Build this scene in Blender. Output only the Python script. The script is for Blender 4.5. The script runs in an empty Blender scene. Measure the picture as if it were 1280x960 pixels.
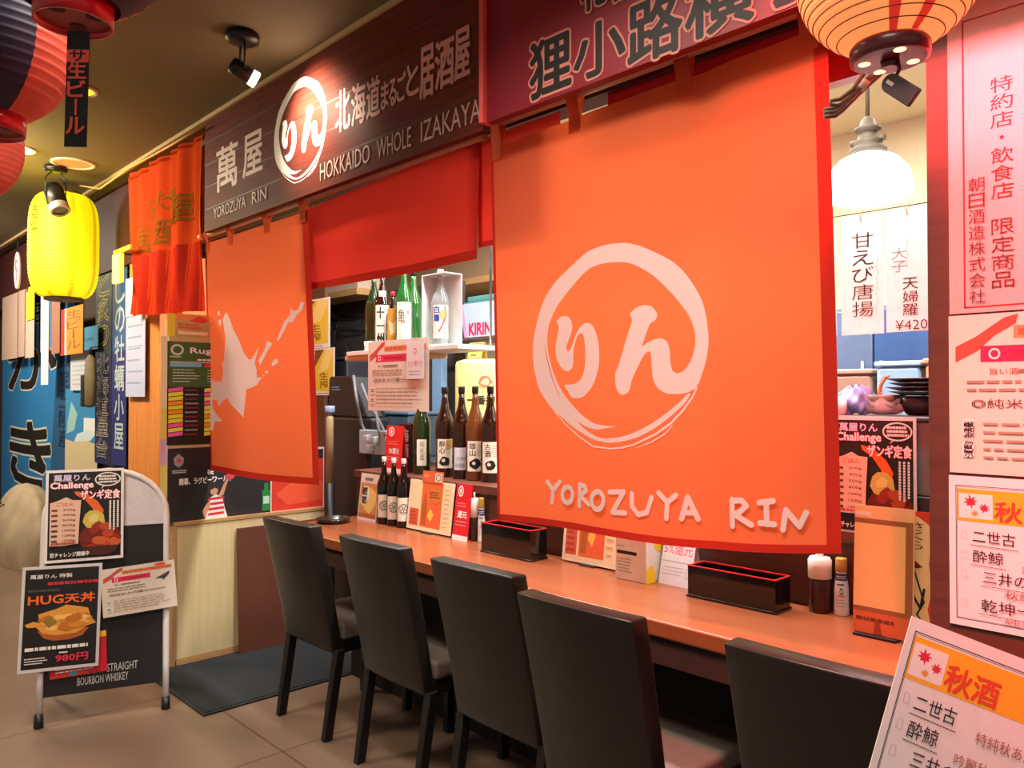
import bpy, bmesh, math, random
from mathutils import Vector, Matrix
from mathutils.geometry import tessellate_polygon
random.seed(7)
S = bpy.context.scene
COL = S.collection
PI = math.pi

# ------------------------------------------------------------------ camera
F, CZ = 980.0, 1.4
TH = math.atan(940 / F)
PT = math.atan(15 / F)
FWD = Vector((-math.cos(TH) * math.cos(PT), math.sin(TH) * math.cos(PT), math.sin(PT)))
RGT = Vector((math.sin(TH), math.cos(TH), 0))
UPV = RGT.cross(FWD)
CAM = Vector((0, 0, CZ))
cd = bpy.data.cameras.new('camera'); cam = bpy.data.objects.new('camera', cd); COL.objects.link(cam)
cd.sensor_width = 36; cd.lens = 36 * F / 1280; cd.clip_start = .05
cam.matrix_world = Matrix((( RGT.x, UPV.x, -FWD.x, CAM.x), (RGT.y, UPV.y, -FWD.y, CAM.y), (RGT.z, UPV.z, -FWD.z, CAM.z), (0, 0, 0, 1)))
S.camera = cam

# ------------------------------------------------------------------ light and exposure
S.view_settings.view_transform = 'Standard'; S.view_settings.look = 'None'
S.view_settings.gamma = 1; S.view_settings.use_curve_mapping = False
S.view_settings.exposure = 0.0
w = bpy.data.worlds.new('world'); S.world = w; w.use_nodes = True
w.node_tree.nodes['Background'].inputs[0].default_value = (1, .86, .72, 1)
w.node_tree.nodes['Background'].inputs[1].default_value = .30
def light(name, typ, loc, power, col=(1, 1, 1), size=.3, aim=None, sizey=None, spot=None, blend=.5, spread=None):
    l = bpy.data.lights.new(name, typ); o = bpy.data.objects.new(name, l); COL.objects.link(o)
    l.energy = power; l.color = col; o.location = loc
    if typ == 'AREA':
        l.size = size
        if spread: l.spread = math.radians(spread)
        if sizey: l.shape = 'RECTANGLE'; l.size_y = sizey
    elif typ == 'SPOT':
        l.spot_size = math.radians(spot); l.spot_blend = blend; l.shadow_soft_size = size
    else: l.shadow_soft_size = size
    if aim is not None:
        o.rotation_euler = (Vector(aim) - Vector(loc)).to_track_quat('-Z', 'Y').to_euler()
    return o
light('corridor_downlight', 'AREA', (-1.3, .80, 2.84), 31, (1, .86, .75), .9, (-1.3, 1.05, 0), .25, spread=125)
light('corridor_downlight', 'AREA', (-.1, .25, 2.84), 11, (1, .85, .73), .7, (-.3, .9, 0), .25, spread=115)
light('corridor_downlight', 'AREA', (-3.4, .45, 2.84), 22, (1, .84, .68), .6, (-3.6, .8, 0), .25, spread=115)
light('corridor_downlight', 'AREA', (-5.4, .7, 2.84), 75, (1, .86, .66), .8, (-5.5, 1.9, .9), .5)
light('corridor_downlight', 'AREA', (-8.0, .5, 2.84), 110, (1, .86, .68), .8, (-8.2, 1.8, .8), .5)
light('added_red_light', 'AREA', (-.30, 1.10, 2.75), 44, (1, .07, .09), .5, (-.38, 1.8, 1.75), .15, spread=66)  # unseen red light, added to redden the wall, posters and signboard
light('counter_light', 'AREA', (-2.9, 2.07, 2.85), 84, (1, .98, .95), 2.6, (-2.9, 2.2, 0), .12)
light('counter_light', 'AREA', (-.95, 2.09, 2.85), 52, (1, .98, .95), .7, (-.95, 2.2, 0), .12)
light('kitchen_light', 'AREA', (-2.6, 3.1, 2.84), 60, (1, .96, .90), 2.6, (-2.6, 3.1, 0), .5)
light('kitchen_light', 'AREA', (-.9, 3.6, 2.84), 26, (1, .95, .86), .9, (-.9, 3.6, 0), .3)

# ------------------------------------------------------------------ pixel ray -> point of the place
def ray(u, v): return FWD + RGT * ((u - 640) / F) + UPV * ((480 - v) / F)
def at(u, v, X=None, Y=None, Z=None, d=None, p0=None, n=None):
    r = ray(u, v)
    if p0 is not None: t = (Vector(p0) - CAM).dot(Vector(n)) / r.dot(Vector(n))
    elif X is not None: t = (X - CAM.x) / r.x
    elif Y is not None: t = (Y - CAM.y) / r.y
    elif Z is not None: t = (Z - CAM.z) / r.z
    else: t = d
    return CAM + r * t

# ------------------------------------------------------------------ materials
def lin(c): return tuple((x / 255 / 12.92) if x / 255 <= .04045 else ((x / 255 + .055) / 1.055) ** 2.4 for x in c[:3])
MATS = {}
def mat(name, rgb, rough=.6, metal=0, coat=0, noise=.06, scale=25, bump=0, emit=0, ecol=None, alpha=None, trans=0, spec=.5, ior=1.45):
    if name in MATS: return MATS[name]
    m = bpy.data.materials.new(name); m.use_nodes = True; nt = m.node_tree
    b = nt.nodes['Principled BSDF']; c = lin(rgb)
    b.inputs['Base Color'].default_value = (*c, 1); b.inputs['Roughness'].default_value = rough
    b.inputs['Metallic'].default_value = metal; b.inputs['Coat Weight'].default_value = coat
    b.inputs['Specular IOR Level'].default_value = spec; b.inputs['IOR'].default_value = ior
    b.inputs['Transmission Weight'].default_value = trans
    if noise:
        n = nt.nodes.new('ShaderNodeTexNoise'); n.inputs['Scale'].default_value = scale; n.inputs['Detail'].default_value = 4
        tc = nt.nodes.new('ShaderNodeTexCoord'); nt.links.new(tc.outputs['Object'], n.inputs['Vector'])
        r = nt.nodes.new('ShaderNodeValToRGB')
        r.color_ramp.elements[0].position = .3; r.color_ramp.elements[1].position = .7
        r.color_ramp.elements[0].color = (*[x * (1 - noise) for x in c], 1); r.color_ramp.elements[1].color = (*[min(1, x * (1 + noise)) for x in c], 1)
        nt.links.new(n.outputs[0], r.inputs[0]); nt.links.new(r.outputs[0], b.inputs['Base Color'])
        if bump:
            bp = nt.nodes.new('ShaderNodeBump'); bp.inputs['Strength'].default_value = bump; bp.inputs['Distance'].default_value = .01
            nt.links.new(n.outputs[0], bp.inputs['Height']); nt.links.new(bp.outputs[0], b.inputs['Normal'])
    if emit:
        b.inputs['Emission Color'].default_value = (*lin(ecol or rgb), 1); b.inputs['Emission Strength'].default_value = emit
    MATS[name] = m; return m
def cloth(name, rgb, tl=.35, rgb2=None, weave=True):
    if name in MATS: return MATS[name]
    m = bpy.data.materials.new(name); m.use_nodes = True; nt = m.node_tree; nt.nodes.remove(nt.nodes['Principled BSDF'])
    out = nt.nodes['Material Output']; c = lin(rgb)
    d = nt.nodes.new('ShaderNodeBsdfDiffuse'); t = nt.nodes.new('ShaderNodeBsdfTranslucent'); mx = nt.nodes.new('ShaderNodeMixShader')
    d.inputs[0].default_value = (*c, 1); t.inputs[0].default_value = (*lin(rgb2 or rgb), 1); mx.inputs[0].default_value = tl
    n = nt.nodes.new('ShaderNodeTexNoise'); n.inputs['Scale'].default_value = 420; n.inputs['Detail'].default_value = 2
    tc = nt.nodes.new('ShaderNodeTexCoord'); nt.links.new(tc.outputs['Object'], n.inputs['Vector'])
    bp = nt.nodes.new('ShaderNodeBump'); bp.inputs['Strength'].default_value = .25; bp.inputs['Distance'].default_value = .002
    nt.links.new(n.outputs[0], bp.inputs['Height']); nt.links.new(bp.outputs[0], d.inputs['Normal'])
    nt.links.new(d.outputs[0], mx.inputs[1]); nt.links.new(t.outputs[0], mx.inputs[2]); nt.links.new(mx.outputs[0], out.inputs[0])
    MATS[name] = m; return m
def ink(rgb, rough=.55):
    return mat('ink_%d_%d_%d' % tuple(rgb[:3]), rgb, rough, noise=.03, scale=60)
def glass(name, rgb, rough=.04, alpha=None):
    """coloured bottle glass: thin tinted glass over what is behind it"""
    if name in MATS: return MATS[name]
    m = mat(name, rgb, rough, noise=.05, scale=8, trans=.55, coat=.5); return m
def planks(name, rgb, rgb2, size=(6, .12), rough=.5, axis='Z', spec=.5):
    """wood grain stretched along X; optional horizontal seams"""
    if name in MATS: return MATS[name]
    m = bpy.data.materials.new(name); m.use_nodes = True; nt = m.node_tree; b = nt.nodes['Principled BSDF']
    b.inputs['Roughness'].default_value = rough; b.inputs['Specular IOR Level'].default_value = spec
    tc = nt.nodes.new('ShaderNodeTexCoord'); mp = nt.nodes.new('ShaderNodeMapping'); mp.inputs['Scale'].default_value = {'Z': (1.2, 8, 30), 'Y': (1.2, 30, 30), 'X': (30, 30, 1.2)}[axis]
    n = nt.nodes.new('ShaderNodeTexNoise'); n.inputs['Scale'].default_value = size[0]; n.inputs['Detail'].default_value = 6
    r = nt.nodes.new('ShaderNodeValToRGB'); r.color_ramp.elements[0].position = .3; r.color_ramp.elements[1].position = .72
    r.color_ramp.elements[0].color = (*lin(rgb), 1); r.color_ramp.elements[1].color = (*lin(rgb2), 1)
    nt.links.new(tc.outputs['Object'], mp.inputs[0]); nt.links.new(mp.outputs[0], n.inputs['Vector']); nt.links.new(n.outputs[0], r.inputs[0])
    nt.links.new(r.outputs[0], b.inputs['Base Color'])
    MATS[name] = m; return m

# ------------------------------------------------------------------ mesh builder
class B:
    def __init__(s): s.bm = bmesh.new(); s.mats = []; s.mi = 0
    def use(s, m):
        if m not in s.mats: s.mats.append(m)
        s.mi = s.mats.index(m); return s
    def _done(s, faces, smooth=False):
        for f in faces: f.material_index = s.mi; f.smooth = smooth
    def box(s, x0, x1, y0, y1, z0, z1, bev=0, M=None, seg=2):
        r = bmesh.ops.create_cube(s.bm, size=1)
        vs = r['verts']
        for v in vs: v.co = Vector(((x0 + x1) / 2 + v.co.x * (x1 - x0), (y0 + y1) / 2 + v.co.y * (y1 - y0), (z0 + z1) / 2 + v.co.z * (z1 - z0)))
        fs = list({f for v in vs for f in v.link_faces})
        s._done(fs)
        if bev:
            es = list({e for v in vs for e in v.link_edges})
            rr = bmesh.ops.bevel(s.bm, geom=es, offset=bev, segments=seg, affect='EDGES', profile=.6)
            s._done(rr['faces'], True)
            vs = list({v for f in rr['faces'] for v in f.verts} | {v for v in vs if v.is_valid})
        if M is not None:
            for v in vs: v.co = M @ v.co
        return vs
    def lathe(s, prof, c=(0, 0, 0), seg=24, cap=True, M=None, smooth=True, squash=(1, 1), a0=0):
        rings = []
        for r, z in prof:
            rings.append([s.bm.verts.new(Vector((c[0] + squash[0] * r * math.cos(a0 + 2 * PI * i / seg), c[1] + squash[1] * r * math.sin(a0 + 2 * PI * i / seg), c[2] + z))) for i in range(seg)])
        fs = []
        for a, b in zip(rings, rings[1:]):
            for i in range(seg): fs.append(s.bm.faces.new((a[i], a[(i + 1) % seg], b[(i + 1) % seg], b[i])))
        s._done(fs, smooth)
        if cap:
            cf = [s.bm.faces.new(rings[0][::-1]), s.bm.faces.new(rings[-1])]; s._done(cf)
        if M is not None:
            for R in rings:
                for v in R: v.co = M @ v.co
        return rings
    def rod(s, p0, p1, r0, r1=None, seg=12, cap=True):
        p0, p1 = Vector(p0), Vector(p1); r1 = r0 if r1 is None else r1
        q = (p1 - p0).to_track_quat('Z', 'Y').to_matrix().to_4x4(); q.translation = p0
        return s.lathe([(r0, 0), (r1, (p1 - p0).length)], seg=seg, cap=cap, M=q)
    def tube(s, pts, r, seg=8, cap=True):
        pts = [Vector(p) for p in pts]; rings = []; up = Vector((0, 0, 1)); nrm = None
        for i, p in enumerate(pts):
            t = (pts[min(i + 1, len(pts) - 1)] - pts[max(i - 1, 0)]).normalized()
            if nrm is None:
                nrm = t.cross(up if abs(t.z) < .9 else Vector((1, 0, 0))).normalized()
            nrm = (nrm - t * nrm.dot(t)).normalized(); bn = t.cross(nrm)
            rr = r[i] if isinstance(r, (list, tuple)) else r
            rings.append([s.bm.verts.new(p + (nrm * math.cos(2 * PI * k / seg) + bn * math.sin(2 * PI * k / seg)) * rr) for k in range(seg)])
        fs = []
        for a, b in zip(rings, rings[1:]):
            for k in range(seg): fs.append(s.bm.faces.new((a[k], a[(k + 1) % seg], b[(k + 1) % seg], b[k])))
        s._done(fs, True)
        if cap: s._done([s.bm.faces.new(rings[0][::-1]), s.bm.faces.new(rings[-1])])
    def grid(s, fn, nx, ny, smooth=True, wrap=False):
        vs = [[s.bm.verts.new(Vector(fn(i / nx, j / ny))) for i in range(nx + (0 if wrap else 1))] for j in range(ny + 1)]
        fs = []; k = len(vs[0])
        for j in range(ny):
            for i in range(nx):
                fs.append(s.bm.faces.new((vs[j][i], vs[j][(i + 1) % k], vs[j + 1][(i + 1) % k], vs[j + 1][i])))
        s._done(fs, smooth); return vs
    def ball(s, c, r, seg=14, ring=9, sq=(1, 1, 1), M=None):
        prof = [(max(1e-4, math.sin(PI * k / ring)) * r, -math.cos(PI * k / ring) * r * sq[2]) for k in range(ring + 1)]
        s.lathe(prof, c, seg, squash=sq[:2], cap=False)
    def prism(s, pts, y0, y1, M=None, bev=0):
        """outline in x,z swept along y"""
        a = [s.bm.verts.new(Vector((x, y0, z))) for x, z in pts]; b = [s.bm.verts.new(Vector((x, y1, z))) for x, z in pts]
        fs = [s.bm.faces.new(a), s.bm.faces.new(b[::-1])]
        for i in range(len(pts)): j = (i + 1) % len(pts); fs.append(s.bm.faces.new((a[j], a[i], b[i], b[j])))
        s._done(fs)
        vs = a + b
        if bev:
            es = list({e for v in vs for e in v.link_edges})
            rr = bmesh.ops.bevel(s.bm, geom=es, offset=bev, segments=2, affect='EDGES'); s._done(rr['faces'], True)
            vs = list({v for f in rr['faces'] for v in f.verts} | {v for v in vs if v.is_valid})
        if M is not None:
            for v in vs: v.co = M @ v.co
    def build(s, name, m=None, parent=None, loc=None, M=None):
        if m and not s.mats: s.mats = [m]
        bmesh.ops.recalc_face_normals(s.bm, faces=s.bm.faces[:]) if getattr(s, 'recalc', True) else None
        me = bpy.data.meshes.new(name); s.bm.to_mesh(me); s.bm.free()
        for x in s.mats: me.materials.append(x)
        o = bpy.data.objects.new(name, me); COL.objects.link(o)
        if parent: o.parent = parent
        if loc is not None: o.location = loc
        if M is not None: o.matrix_world = M
        return o
def tag(o, label, cat=None, group=None, kind=None):
    if label: o['label'] = label
    if cat: o['category'] = cat
    if group: o['group'] = group
    if kind: o['kind'] = kind
    return o
def thing(name, label, cat, loc=(0, 0, 0), rz=0, group=None, M=None):
    o = bpy.data.objects.new(name, None); COL.objects.link(o); o.empty_display_size = .05
    if M is not None: o.matrix_world = M
    else: o.location = loc; o.rotation_euler = (0, 0, rz)
    return tag(o, label, cat, group)
def struct(name, b, m=None, loc=None):
    return tag(b.build(name, m, loc=loc), None, kind='structure')
def kids(o): return [c for c in bpy.data.objects if c.parent == o]
def dup(o, parent=None, label=None, loc=None, rz=None):
    c = o.copy(); COL.objects.link(c)
    if parent: c.parent = parent
    if label: c['label'] = label
    if loc is not None: c.location = loc
    if rz is not None: c.rotation_euler = (0, 0, rz)
    for k in kids(o): dup(k, c)
    return c

# ------------------------------------------------------------------ printed sheets
TC = {}
def text_geo(s, bold=.012, spacing=1.0):
    k = (s, bold, spacing)
    if k in TC: return TC[k]
    cu = bpy.data.curves.new('t', 'FONT'); cu.body = s; cu.size = 1; cu.offset = bold; cu.resolution_u = 2; cu.space_character = spacing
    o = bpy.data.objects.new('t', cu); me = o.to_mesh()
    vs = [(v.co.x, v.co.y) for v in me.vertices]; fs = [tuple(p.vertices) for p in me.polygons]
    o.to_mesh_clear(); bpy.data.objects.remove(o); bpy.data.curves.remove(cu)
    x0 = min(v[0] for v in vs); x1 = max(v[0] for v in vs); y0 = min(v[1] for v in vs); y1 = max(v[1] for v in vs)
    TC[k] = ([((x - x0) / (x1 - x0), (y - y0) / (y1 - y0)) for x, y in vs], fs, (x1 - x0), (y1 - y0)); return TC[k]
class Sheet:
    """A printed sheet: local x to the right, z up, front faces -y. Coordinates in fractions of w,h, origin bottom left."""
    def __init__(s, w, h, m=None, t=.0016, step=.00012):
        s.w, s.h, s.t, s.step = w, h, t, step; s.P = []; s.base = m; s.layer = 1
    def up(s): s.layer += 1; return s
    def add(s, vs, fs, m): s.P.append(([(x * s.w, y * s.h) for x, y in vs], fs, m, s.layer))
    def poly(s, pts, m):
        tri = tessellate_polygon([[Vector((x * s.w, y * s.h, 0)) for x, y in pts]]); s.add(pts, [tuple(t) for t in tri], m); s.up(); return s
    def rect(s, x0, y0, x1, y1, m): s.add([(x0, y0), (x1, y0), (x1, y1), (x0, y1)], [(0, 1, 2, 3)], m); s.up(); return s
    def quad(s, pts, m): s.add(pts, [(0, 1, 2, 3)], m); s.up(); return s
    def frame(s, x0, y0, x1, y1, tw, m):
        tx, ty = tw / s.w, tw / s.h
        for r in ((x0, y0, x1, y0 + ty), (x0, y1 - ty, x1, y1), (x0, y0, x0 + tx, y1), (x1 - tx, y0, x1, y1)): s.add([(r[0], r[1]), (r[2], r[1]), (r[2], r[3]), (r[0], r[3])], [(0, 1, 2, 3)], m)
        s.up(); return s
    def ell(s, cx, cy, rx, ry, m, n=20): return s.poly([(cx + rx * math.cos(2 * PI * i / n), cy + ry * math.sin(2 * PI * i / n)) for i in range(n)], m)
    def ring(s, cx, cy, rx, ry, tx, ty, m, n=28):
        vs = []; fs = []
        for i in range(n):
            a = 2 * PI * i / n; vs += [(cx + rx * math.cos(a), cy + ry * math.sin(a)), (cx + (rx - tx) * math.cos(a), cy + (ry - ty) * math.sin(a))]
            j = (i + 1) % n; fs.append((2 * i, 2 * j, 2 * j + 1, 2 * i + 1))
        s.add(vs, fs, m); s.up(); return s
    def stroke(s, pts, wd, m, closed=False):
        """polyline of width wd (metres), round joins"""
        P = [Vector((x * s.w, y * s.h)) for x, y in pts]; n = len(P)
        ws = wd if isinstance(wd, (list, tuple)) else [wd] * n
        for i in range(n if closed else n - 1):
            a, b = P[i], P[(i + 1) % n]; dv = b - a
            if dv.length < 1e-7: continue
            nr = Vector((-dv.y, dv.x)).normalized(); wa, wb = ws[i] / 2, ws[(i + 1) % n] / 2
            q = [a + nr * wa, a - nr * wa, b - nr * wb, b + nr * wb]
            s.P.append(([(p.x, p.y) for p in q], [(3, 2, 1, 0)], m, s.layer))
        for i in range(n):
            s.P.append(([(P[i].x + ws[i] / 2 * math.cos(2 * PI * k / 8), P[i].y + ws[i] / 2 * math.sin(2 * PI * k / 8)) for k in range(8)], [tuple(range(8))], m, s.layer + .1))
        s.up(); return s
    def text(s, t, x0, y0, x1, y1, m, bold=.012, fit=True, outline=None, ow=.03, spacing=1.0):
        """fill the box x0..x1,y0..y1; fit=False keeps proportions, left aligned on the height"""
        g, f, gw, gh = text_geo(t, max(-.005, bold * .5) if bold < 0 else 0.0, spacing); em = (y1 - y0) * s.h / max(gh, .72)
        if not fit: x1 = x0 + (y1 - y0) * s.h * gw / gh / s.w
        bold = max(0, bold - .004) * .6
        for r, n, mm in (((bold + ow) * em, 12, outline),) * bool(outline) + ((bold * em, 6 if bold > .012 else 0, m),):
            for k in range(n + 1):
                dx, dy = (0, 0) if k == n else (r * math.cos(2 * PI * k / n) / s.w, r * math.sin(2 * PI * k / n) / s.h)
                if k == n and n and mm is outline: break
                s.add([(x0 + dx + x * (x1 - x0), y0 + dy + y * (y1 - y0)) for x, y in g], f, mm); s.layer += .14
            s.up()
        return s
    def vtext(s, t, x0, x1, ytop, ybot, m, bold=.012, outline=None, ow=.03, gap=.12):
        n = len(t); ch = (ytop - ybot) / n
        for i, c in enumerate(t):
            if c == ' ' or c == '\u3000': continue
            yt = ytop - i * ch; g = gap * ch / 2
            a, b = (x0, x1)
            if c in '・、.': a, b = x0 + (x1 - x0) * .4, x0 + (x1 - x0) * .6; s.ell((a + b) / 2, yt - ch / 2, (b - a) / 2, (b - a) / 2 * s.w / s.h, m, 10); continue
            if c in 'ー':
                s.rect((a + b) / 2 - (b - a) * .06, yt - ch + g, (a + b) / 2 + (b - a) * .06, yt - g, m); continue
            if c in '一二':
                hs = [.5] if c == '一' else [.3, .72]
                for k in hs: s.rect(a, yt - ch * k - ch * .04, b, yt - ch * k + ch * .05, m)
                continue
            s.text(c, a, yt - ch + g, b, yt - g, m, bold, outline=outline, ow=ow)
        return s
    def bars(s, x0, y0, x1, y1, n, m, fill=.45, seed=1, ragged=.25):
        """lines of print too small to read"""
        rr = random.Random(seed); h = (y1 - y0) / n
        for i in range(n):
            y = y1 - (i + .5) * h; xe = x1 - rr.random() * ragged * (x1 - x0); x = x0
            while x < xe - 1e-6:
                wd = min(xe - x, (x1 - x0) * (.04 + .10 * rr.random()))
                s.P.append(([(x * s.w, (y - h * fill / 2) * s.h), ((x + wd) * s.w, (y - h * fill / 2) * s.h), ((x + wd) * s.w, (y + h * fill / 2) * s.h), (x * s.w, (y + h * fill / 2) * s.h)], [(0, 1, 2, 3)], m, s.layer))
                x += wd + (x1 - x0) * .018
        s.up(); return s
    def vbars(s, x0, y0, x1, y1, n, m, fill=.55, seed=1, ragged=.3):
        rr = random.Random(seed); wd = (x1 - x0) / n
        for i in range(n):
            x = x0 + (i + .5) * wd; ye = y0 + rr.random() * ragged * (y1 - y0); y = y1
            while y > ye + 1e-6:
                hh = min(y - ye, (y1 - y0) * .055)
                s.P.append(([(a * s.w, b * s.h) for a, b in ((x - wd * fill / 2, y - hh), (x + wd * fill / 2, y - hh), (x + wd * fill / 2, y), (x - wd * fill / 2, y))], [(0, 1, 2, 3)], m, s.layer))
                y -= hh * 1.25
        s.up(); return s
    def mesh(s, name, parent=None, M=None, fn=None, maxlen=None, loc=None, back=True, rot=None):
        b = B(); mats = b.mats; bm = b.bm
        if s.base:
            b.use(s.base)
            if fn is None: b.box(0, s.w, 0, s.t, 0, s.h)
        def emit(vs, fs, m, off):
            b.use(m); tb = bmesh.new(); V = [tb.verts.new((x, -off, z)) for x, z in vs]
            for f in fs:
                try: tb.faces.new([V[i] for i in f])
                except ValueError: pass
            if maxlen:
                for _ in range(5):
                    es = [e for e in tb.edges if e.calc_length() > maxlen]
                    if not es: break
                    bmesh.ops.subdivide_edges(tb, edges=es, cuts=1); bmesh.ops.triangulate(tb, faces=[f for f in tb.faces if len(f.verts) > 3])
            nv = {v: bm.verts.new(fn(v.co) if fn else v.co) for v in tb.verts}
            for f in tb.faces:
                try: nf = bm.faces.new([nv[v] for v in f.verts])
                except ValueError: continue
                nf.material_index = b.mi; nf.smooth = bool(fn)
            tb.free()
        if s.base and fn is not None:
            n1 = max(1, int(s.w / (maxlen or s.w))); n2 = max(1, int(s.h / (maxlen or s.h)))
            b.use(s.base); b.grid(lambda a, c: fn(Vector((a * s.w, 0, c * s.h))), n1, n2)
        for vs, fs, m, ly in s.P: emit(vs, fs, m, ly * s.step)
        b.recalc = False
        o = b.build(name, None, parent)
        if M is not None: o.matrix_world = M
        if loc is not None: o.location = loc
        if rot is not None: o.rotation_euler = rot
        return o
def frameM(o, xd, yd):
    """matrix: local x along xd, local z along yd (the sheet's up), local -y towards its front"""
    x = Vector(xd).normalized(); z = (Vector(yd) - x * Vector(yd).dot(x)).normalized(); y = z.cross(x)
    return Matrix(((x.x, y.x, z.x, o[0]), (x.y, y.y, z.y, o[1]), (x.z, y.z, z.z, o[2]), (0, 0, 0, 1)))

# ================================================================== the setting
YN, YS, CEIL = 1.75, 1.70, 2.885
M_dark = mat('dark_plaster', (62, 44, 34), .8, noise=.15, scale=3)
def floor_mat():
    m = mat('floor_tile', (158, 118, 90), .32); nt = m.node_tree; b = nt.nodes['Principled BSDF']
    tc = nt.nodes.new('ShaderNodeTexCoord'); mp = nt.nodes.new('ShaderNodeMapping'); mp.inputs['Location'].default_value = (.17, .30, 0)
    br = nt.nodes.new('ShaderNodeTexBrick'); br.offset = 0; br.inputs['Scale'].default_value = 1
    br.inputs['Brick Width'].default_value = .9; br.inputs['Row Height'].default_value = .9; br.inputs['Mortar Size'].default_value = .004
    br.inputs['Color1'].default_value = (*lin((126, 104, 88)), 1); br.inputs['Color2'].default_value = (*lin((121, 99, 83)), 1); br.inputs['Mortar'].default_value = (*lin((88, 66, 50)), 1)
    n = nt.nodes.new('ShaderNodeTexNoise'); n.inputs['Scale'].default_value = 2.2; n.inputs['Detail'].default_value = 6
    mx = nt.nodes.new('ShaderNodeMixRGB'); mx.blend_type = 'MULTIPLY'; mx.inputs[0].default_value = .35
    r = nt.nodes.new('ShaderNodeValToRGB'); r.color_ramp.elements[0].position = .3; r.color_ramp.elements[1].position = .7
    r.color_ramp.elements[0].color = (.6, .55, .5, 1)
    nt.links.new(tc.outputs['Object'], mp.inputs[0]); nt.links.new(mp.outputs[0], br.inputs['Vector']); nt.links.new(tc.outputs['Object'], n.inputs['Vector'])
    nt.links.new(n.outputs[0], r.inputs[0]); nt.links.new(br.outputs[0], mx.inputs[1]); nt.links.new(r.outputs[0], mx.inputs[2])
    for l in list(b.inputs['Base Color'].links): nt.links.remove(l)
    nt.links.new(mx.outputs[0], b.inputs['Base Color']); return m
b = B(); b.box(-12, 2.4, -2.2, 4.7, -.1, 0); struct('floor', b, floor_mat())
M_ceil = mat('ceiling_paint', (116, 103, 76), .75, noise=.08, scale=2)
b = B(); b.box(-12, 2.4, -2.2, 4.7, CEIL, CEIL + .1); struct('ceiling', b, M_ceil)
M_cream = mat('cream_wall', (232, 214, 176), .7, noise=.04, scale=4)
M_orangewood = planks('orange_wood', (205, 120, 52), (226, 146, 74), (3, .1), .5, 'X')
b = B(); b.box(-12, 2.4, 4.4, 4.5, 0, CEIL); struct('wall_back', b, M_cream)
b = B(); b.box(-12, 2.4, 2.06, 4.399, CEIL - .012, CEIL - .0005); struct('ceiling_kitchen', b, M_cream)
b = B(); b.box(-12.1, -12, -2.2, 4.7, 0, CEIL); struct('wall_end', b, M_dark)
M_brown = planks('brown_laminate', (84, 46, 36), (98, 56, 42), (2, .1), .45)
Xp = at(1160, 400, Y=1.80).x
b = B(); b.box(Xp, 2.4, 1.80, 2.05, 0, CEIL); struct('wall_right', b, M_brown)
M_header = mat('header_board', (70, 30, 26), .6)
b = B(); b.box(-12, Xp, 1.82, 1.90, 2.31, CEIL); struct('wall_header', b, M_header)
M_redlit = mat('redlit_lintel', (178, 26, 36), .5)  # red light of the lantern put into the board's own colour
b = B(); b.box(-1.5, Xp - .002, 1.84, 1.88, at(1033, 105, Y=1.84).z, 2.309); struct('trim_lintel', b, M_redlit)
# pale strip where the facade meets the ceiling
M_trim = mat('pale_trim', (176, 148, 104), .5)
b = B(); b.box(-11, Xp, 1.69, 1.72, CEIL - .022, CEIL - .001); struct('trim_1', b, M_trim)

# next shop's front, orange panelled pier
x0, x1 = at(161, 500, Y=1.83).x, at(199, 500, Y=1.83).x
b = B(); b.box(x0, x1, 1.83, 2.6, 0, 2.309); struct('wall_pier', b, M_orangewood)
b = B(); b.box(-12, x0 - .001, 1.95, 2.05, 0, 2.309); struct('wall_left', b, M_dark)

# partition at the end of the counter with the poster panel above it
XP = -4.15
ya, yb = at(221, 660, X=XP).y, at(409, 600, X=XP).y
M_creampanel = planks('cream_panel', (206, 184, 134), (218, 198, 150), (2, .1), .5, 'X')
M_edge = planks('pale_wood', (170, 128, 80), (194, 150, 98), (4, .1), .5, 'Y')
ztop = at(221, 658, X=XP).z
b = B(); b.box(XP - .09, XP, ya, yb, .03, ztop, .004); struct('wall_partition', b, M_creampanel)
b = B(); b.box(XP - .095, XP + .006, ya - .01, yb, ztop + .001, ztop + .018); b.use(M_edge); b.box(XP - .09, XP + .004, ya - .006, yb, 0, .029); b.box(XP - .09, XP + .004, ya - .022, ya - .0005, 0, ztop - .001)
struct('trim_2', b, M_edge)
b = B(); b.box(XP - .09, XP - .03, ya - .035, at(383, 600, X=XP).y, ztop + .02, 1.80); struct('wall_poster_panel', b, mat('poster_panel', (196, 168, 112), .6))

# kitchen side wall dark and the counter's back riser with its ledge
LZ, CT = at(595, 601, Y=2.27).z, .795
YF, YB = 1.75, 2.19
XL, XR = -3.42, Xp - .003
M_counter = planks('counter_laminate', (134, 70, 41), (147, 79, 47), (1.2, .1), .27)
M_brown2 = planks('brown_veneer', (78, 44, 34), (94, 54, 40), (2, .1), .5)
ct = thing('bar_counter', 'long orange-brown laminate bar counter running behind the row of chairs', 'counter', ((XL + XR) / 2, (YF + YB) / 2, 0))
def rel(o): return -o.location
b = B(); b.box(XL, XR, YF, YB, CT - .045, CT, .006); b.use(M_counter); o = b.build('worktop', M_counter, ct); o.location = rel(ct)
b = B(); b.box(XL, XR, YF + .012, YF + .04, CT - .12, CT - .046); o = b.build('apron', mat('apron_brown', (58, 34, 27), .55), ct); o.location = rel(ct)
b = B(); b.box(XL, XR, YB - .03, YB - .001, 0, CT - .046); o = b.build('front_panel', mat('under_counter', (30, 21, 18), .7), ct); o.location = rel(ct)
b = B(); b.box(XL, XR, YB + .001, YB + .03, 0, LZ - .036); o = b.build('riser', M_brown2, ct); o.location = rel(ct)
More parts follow.
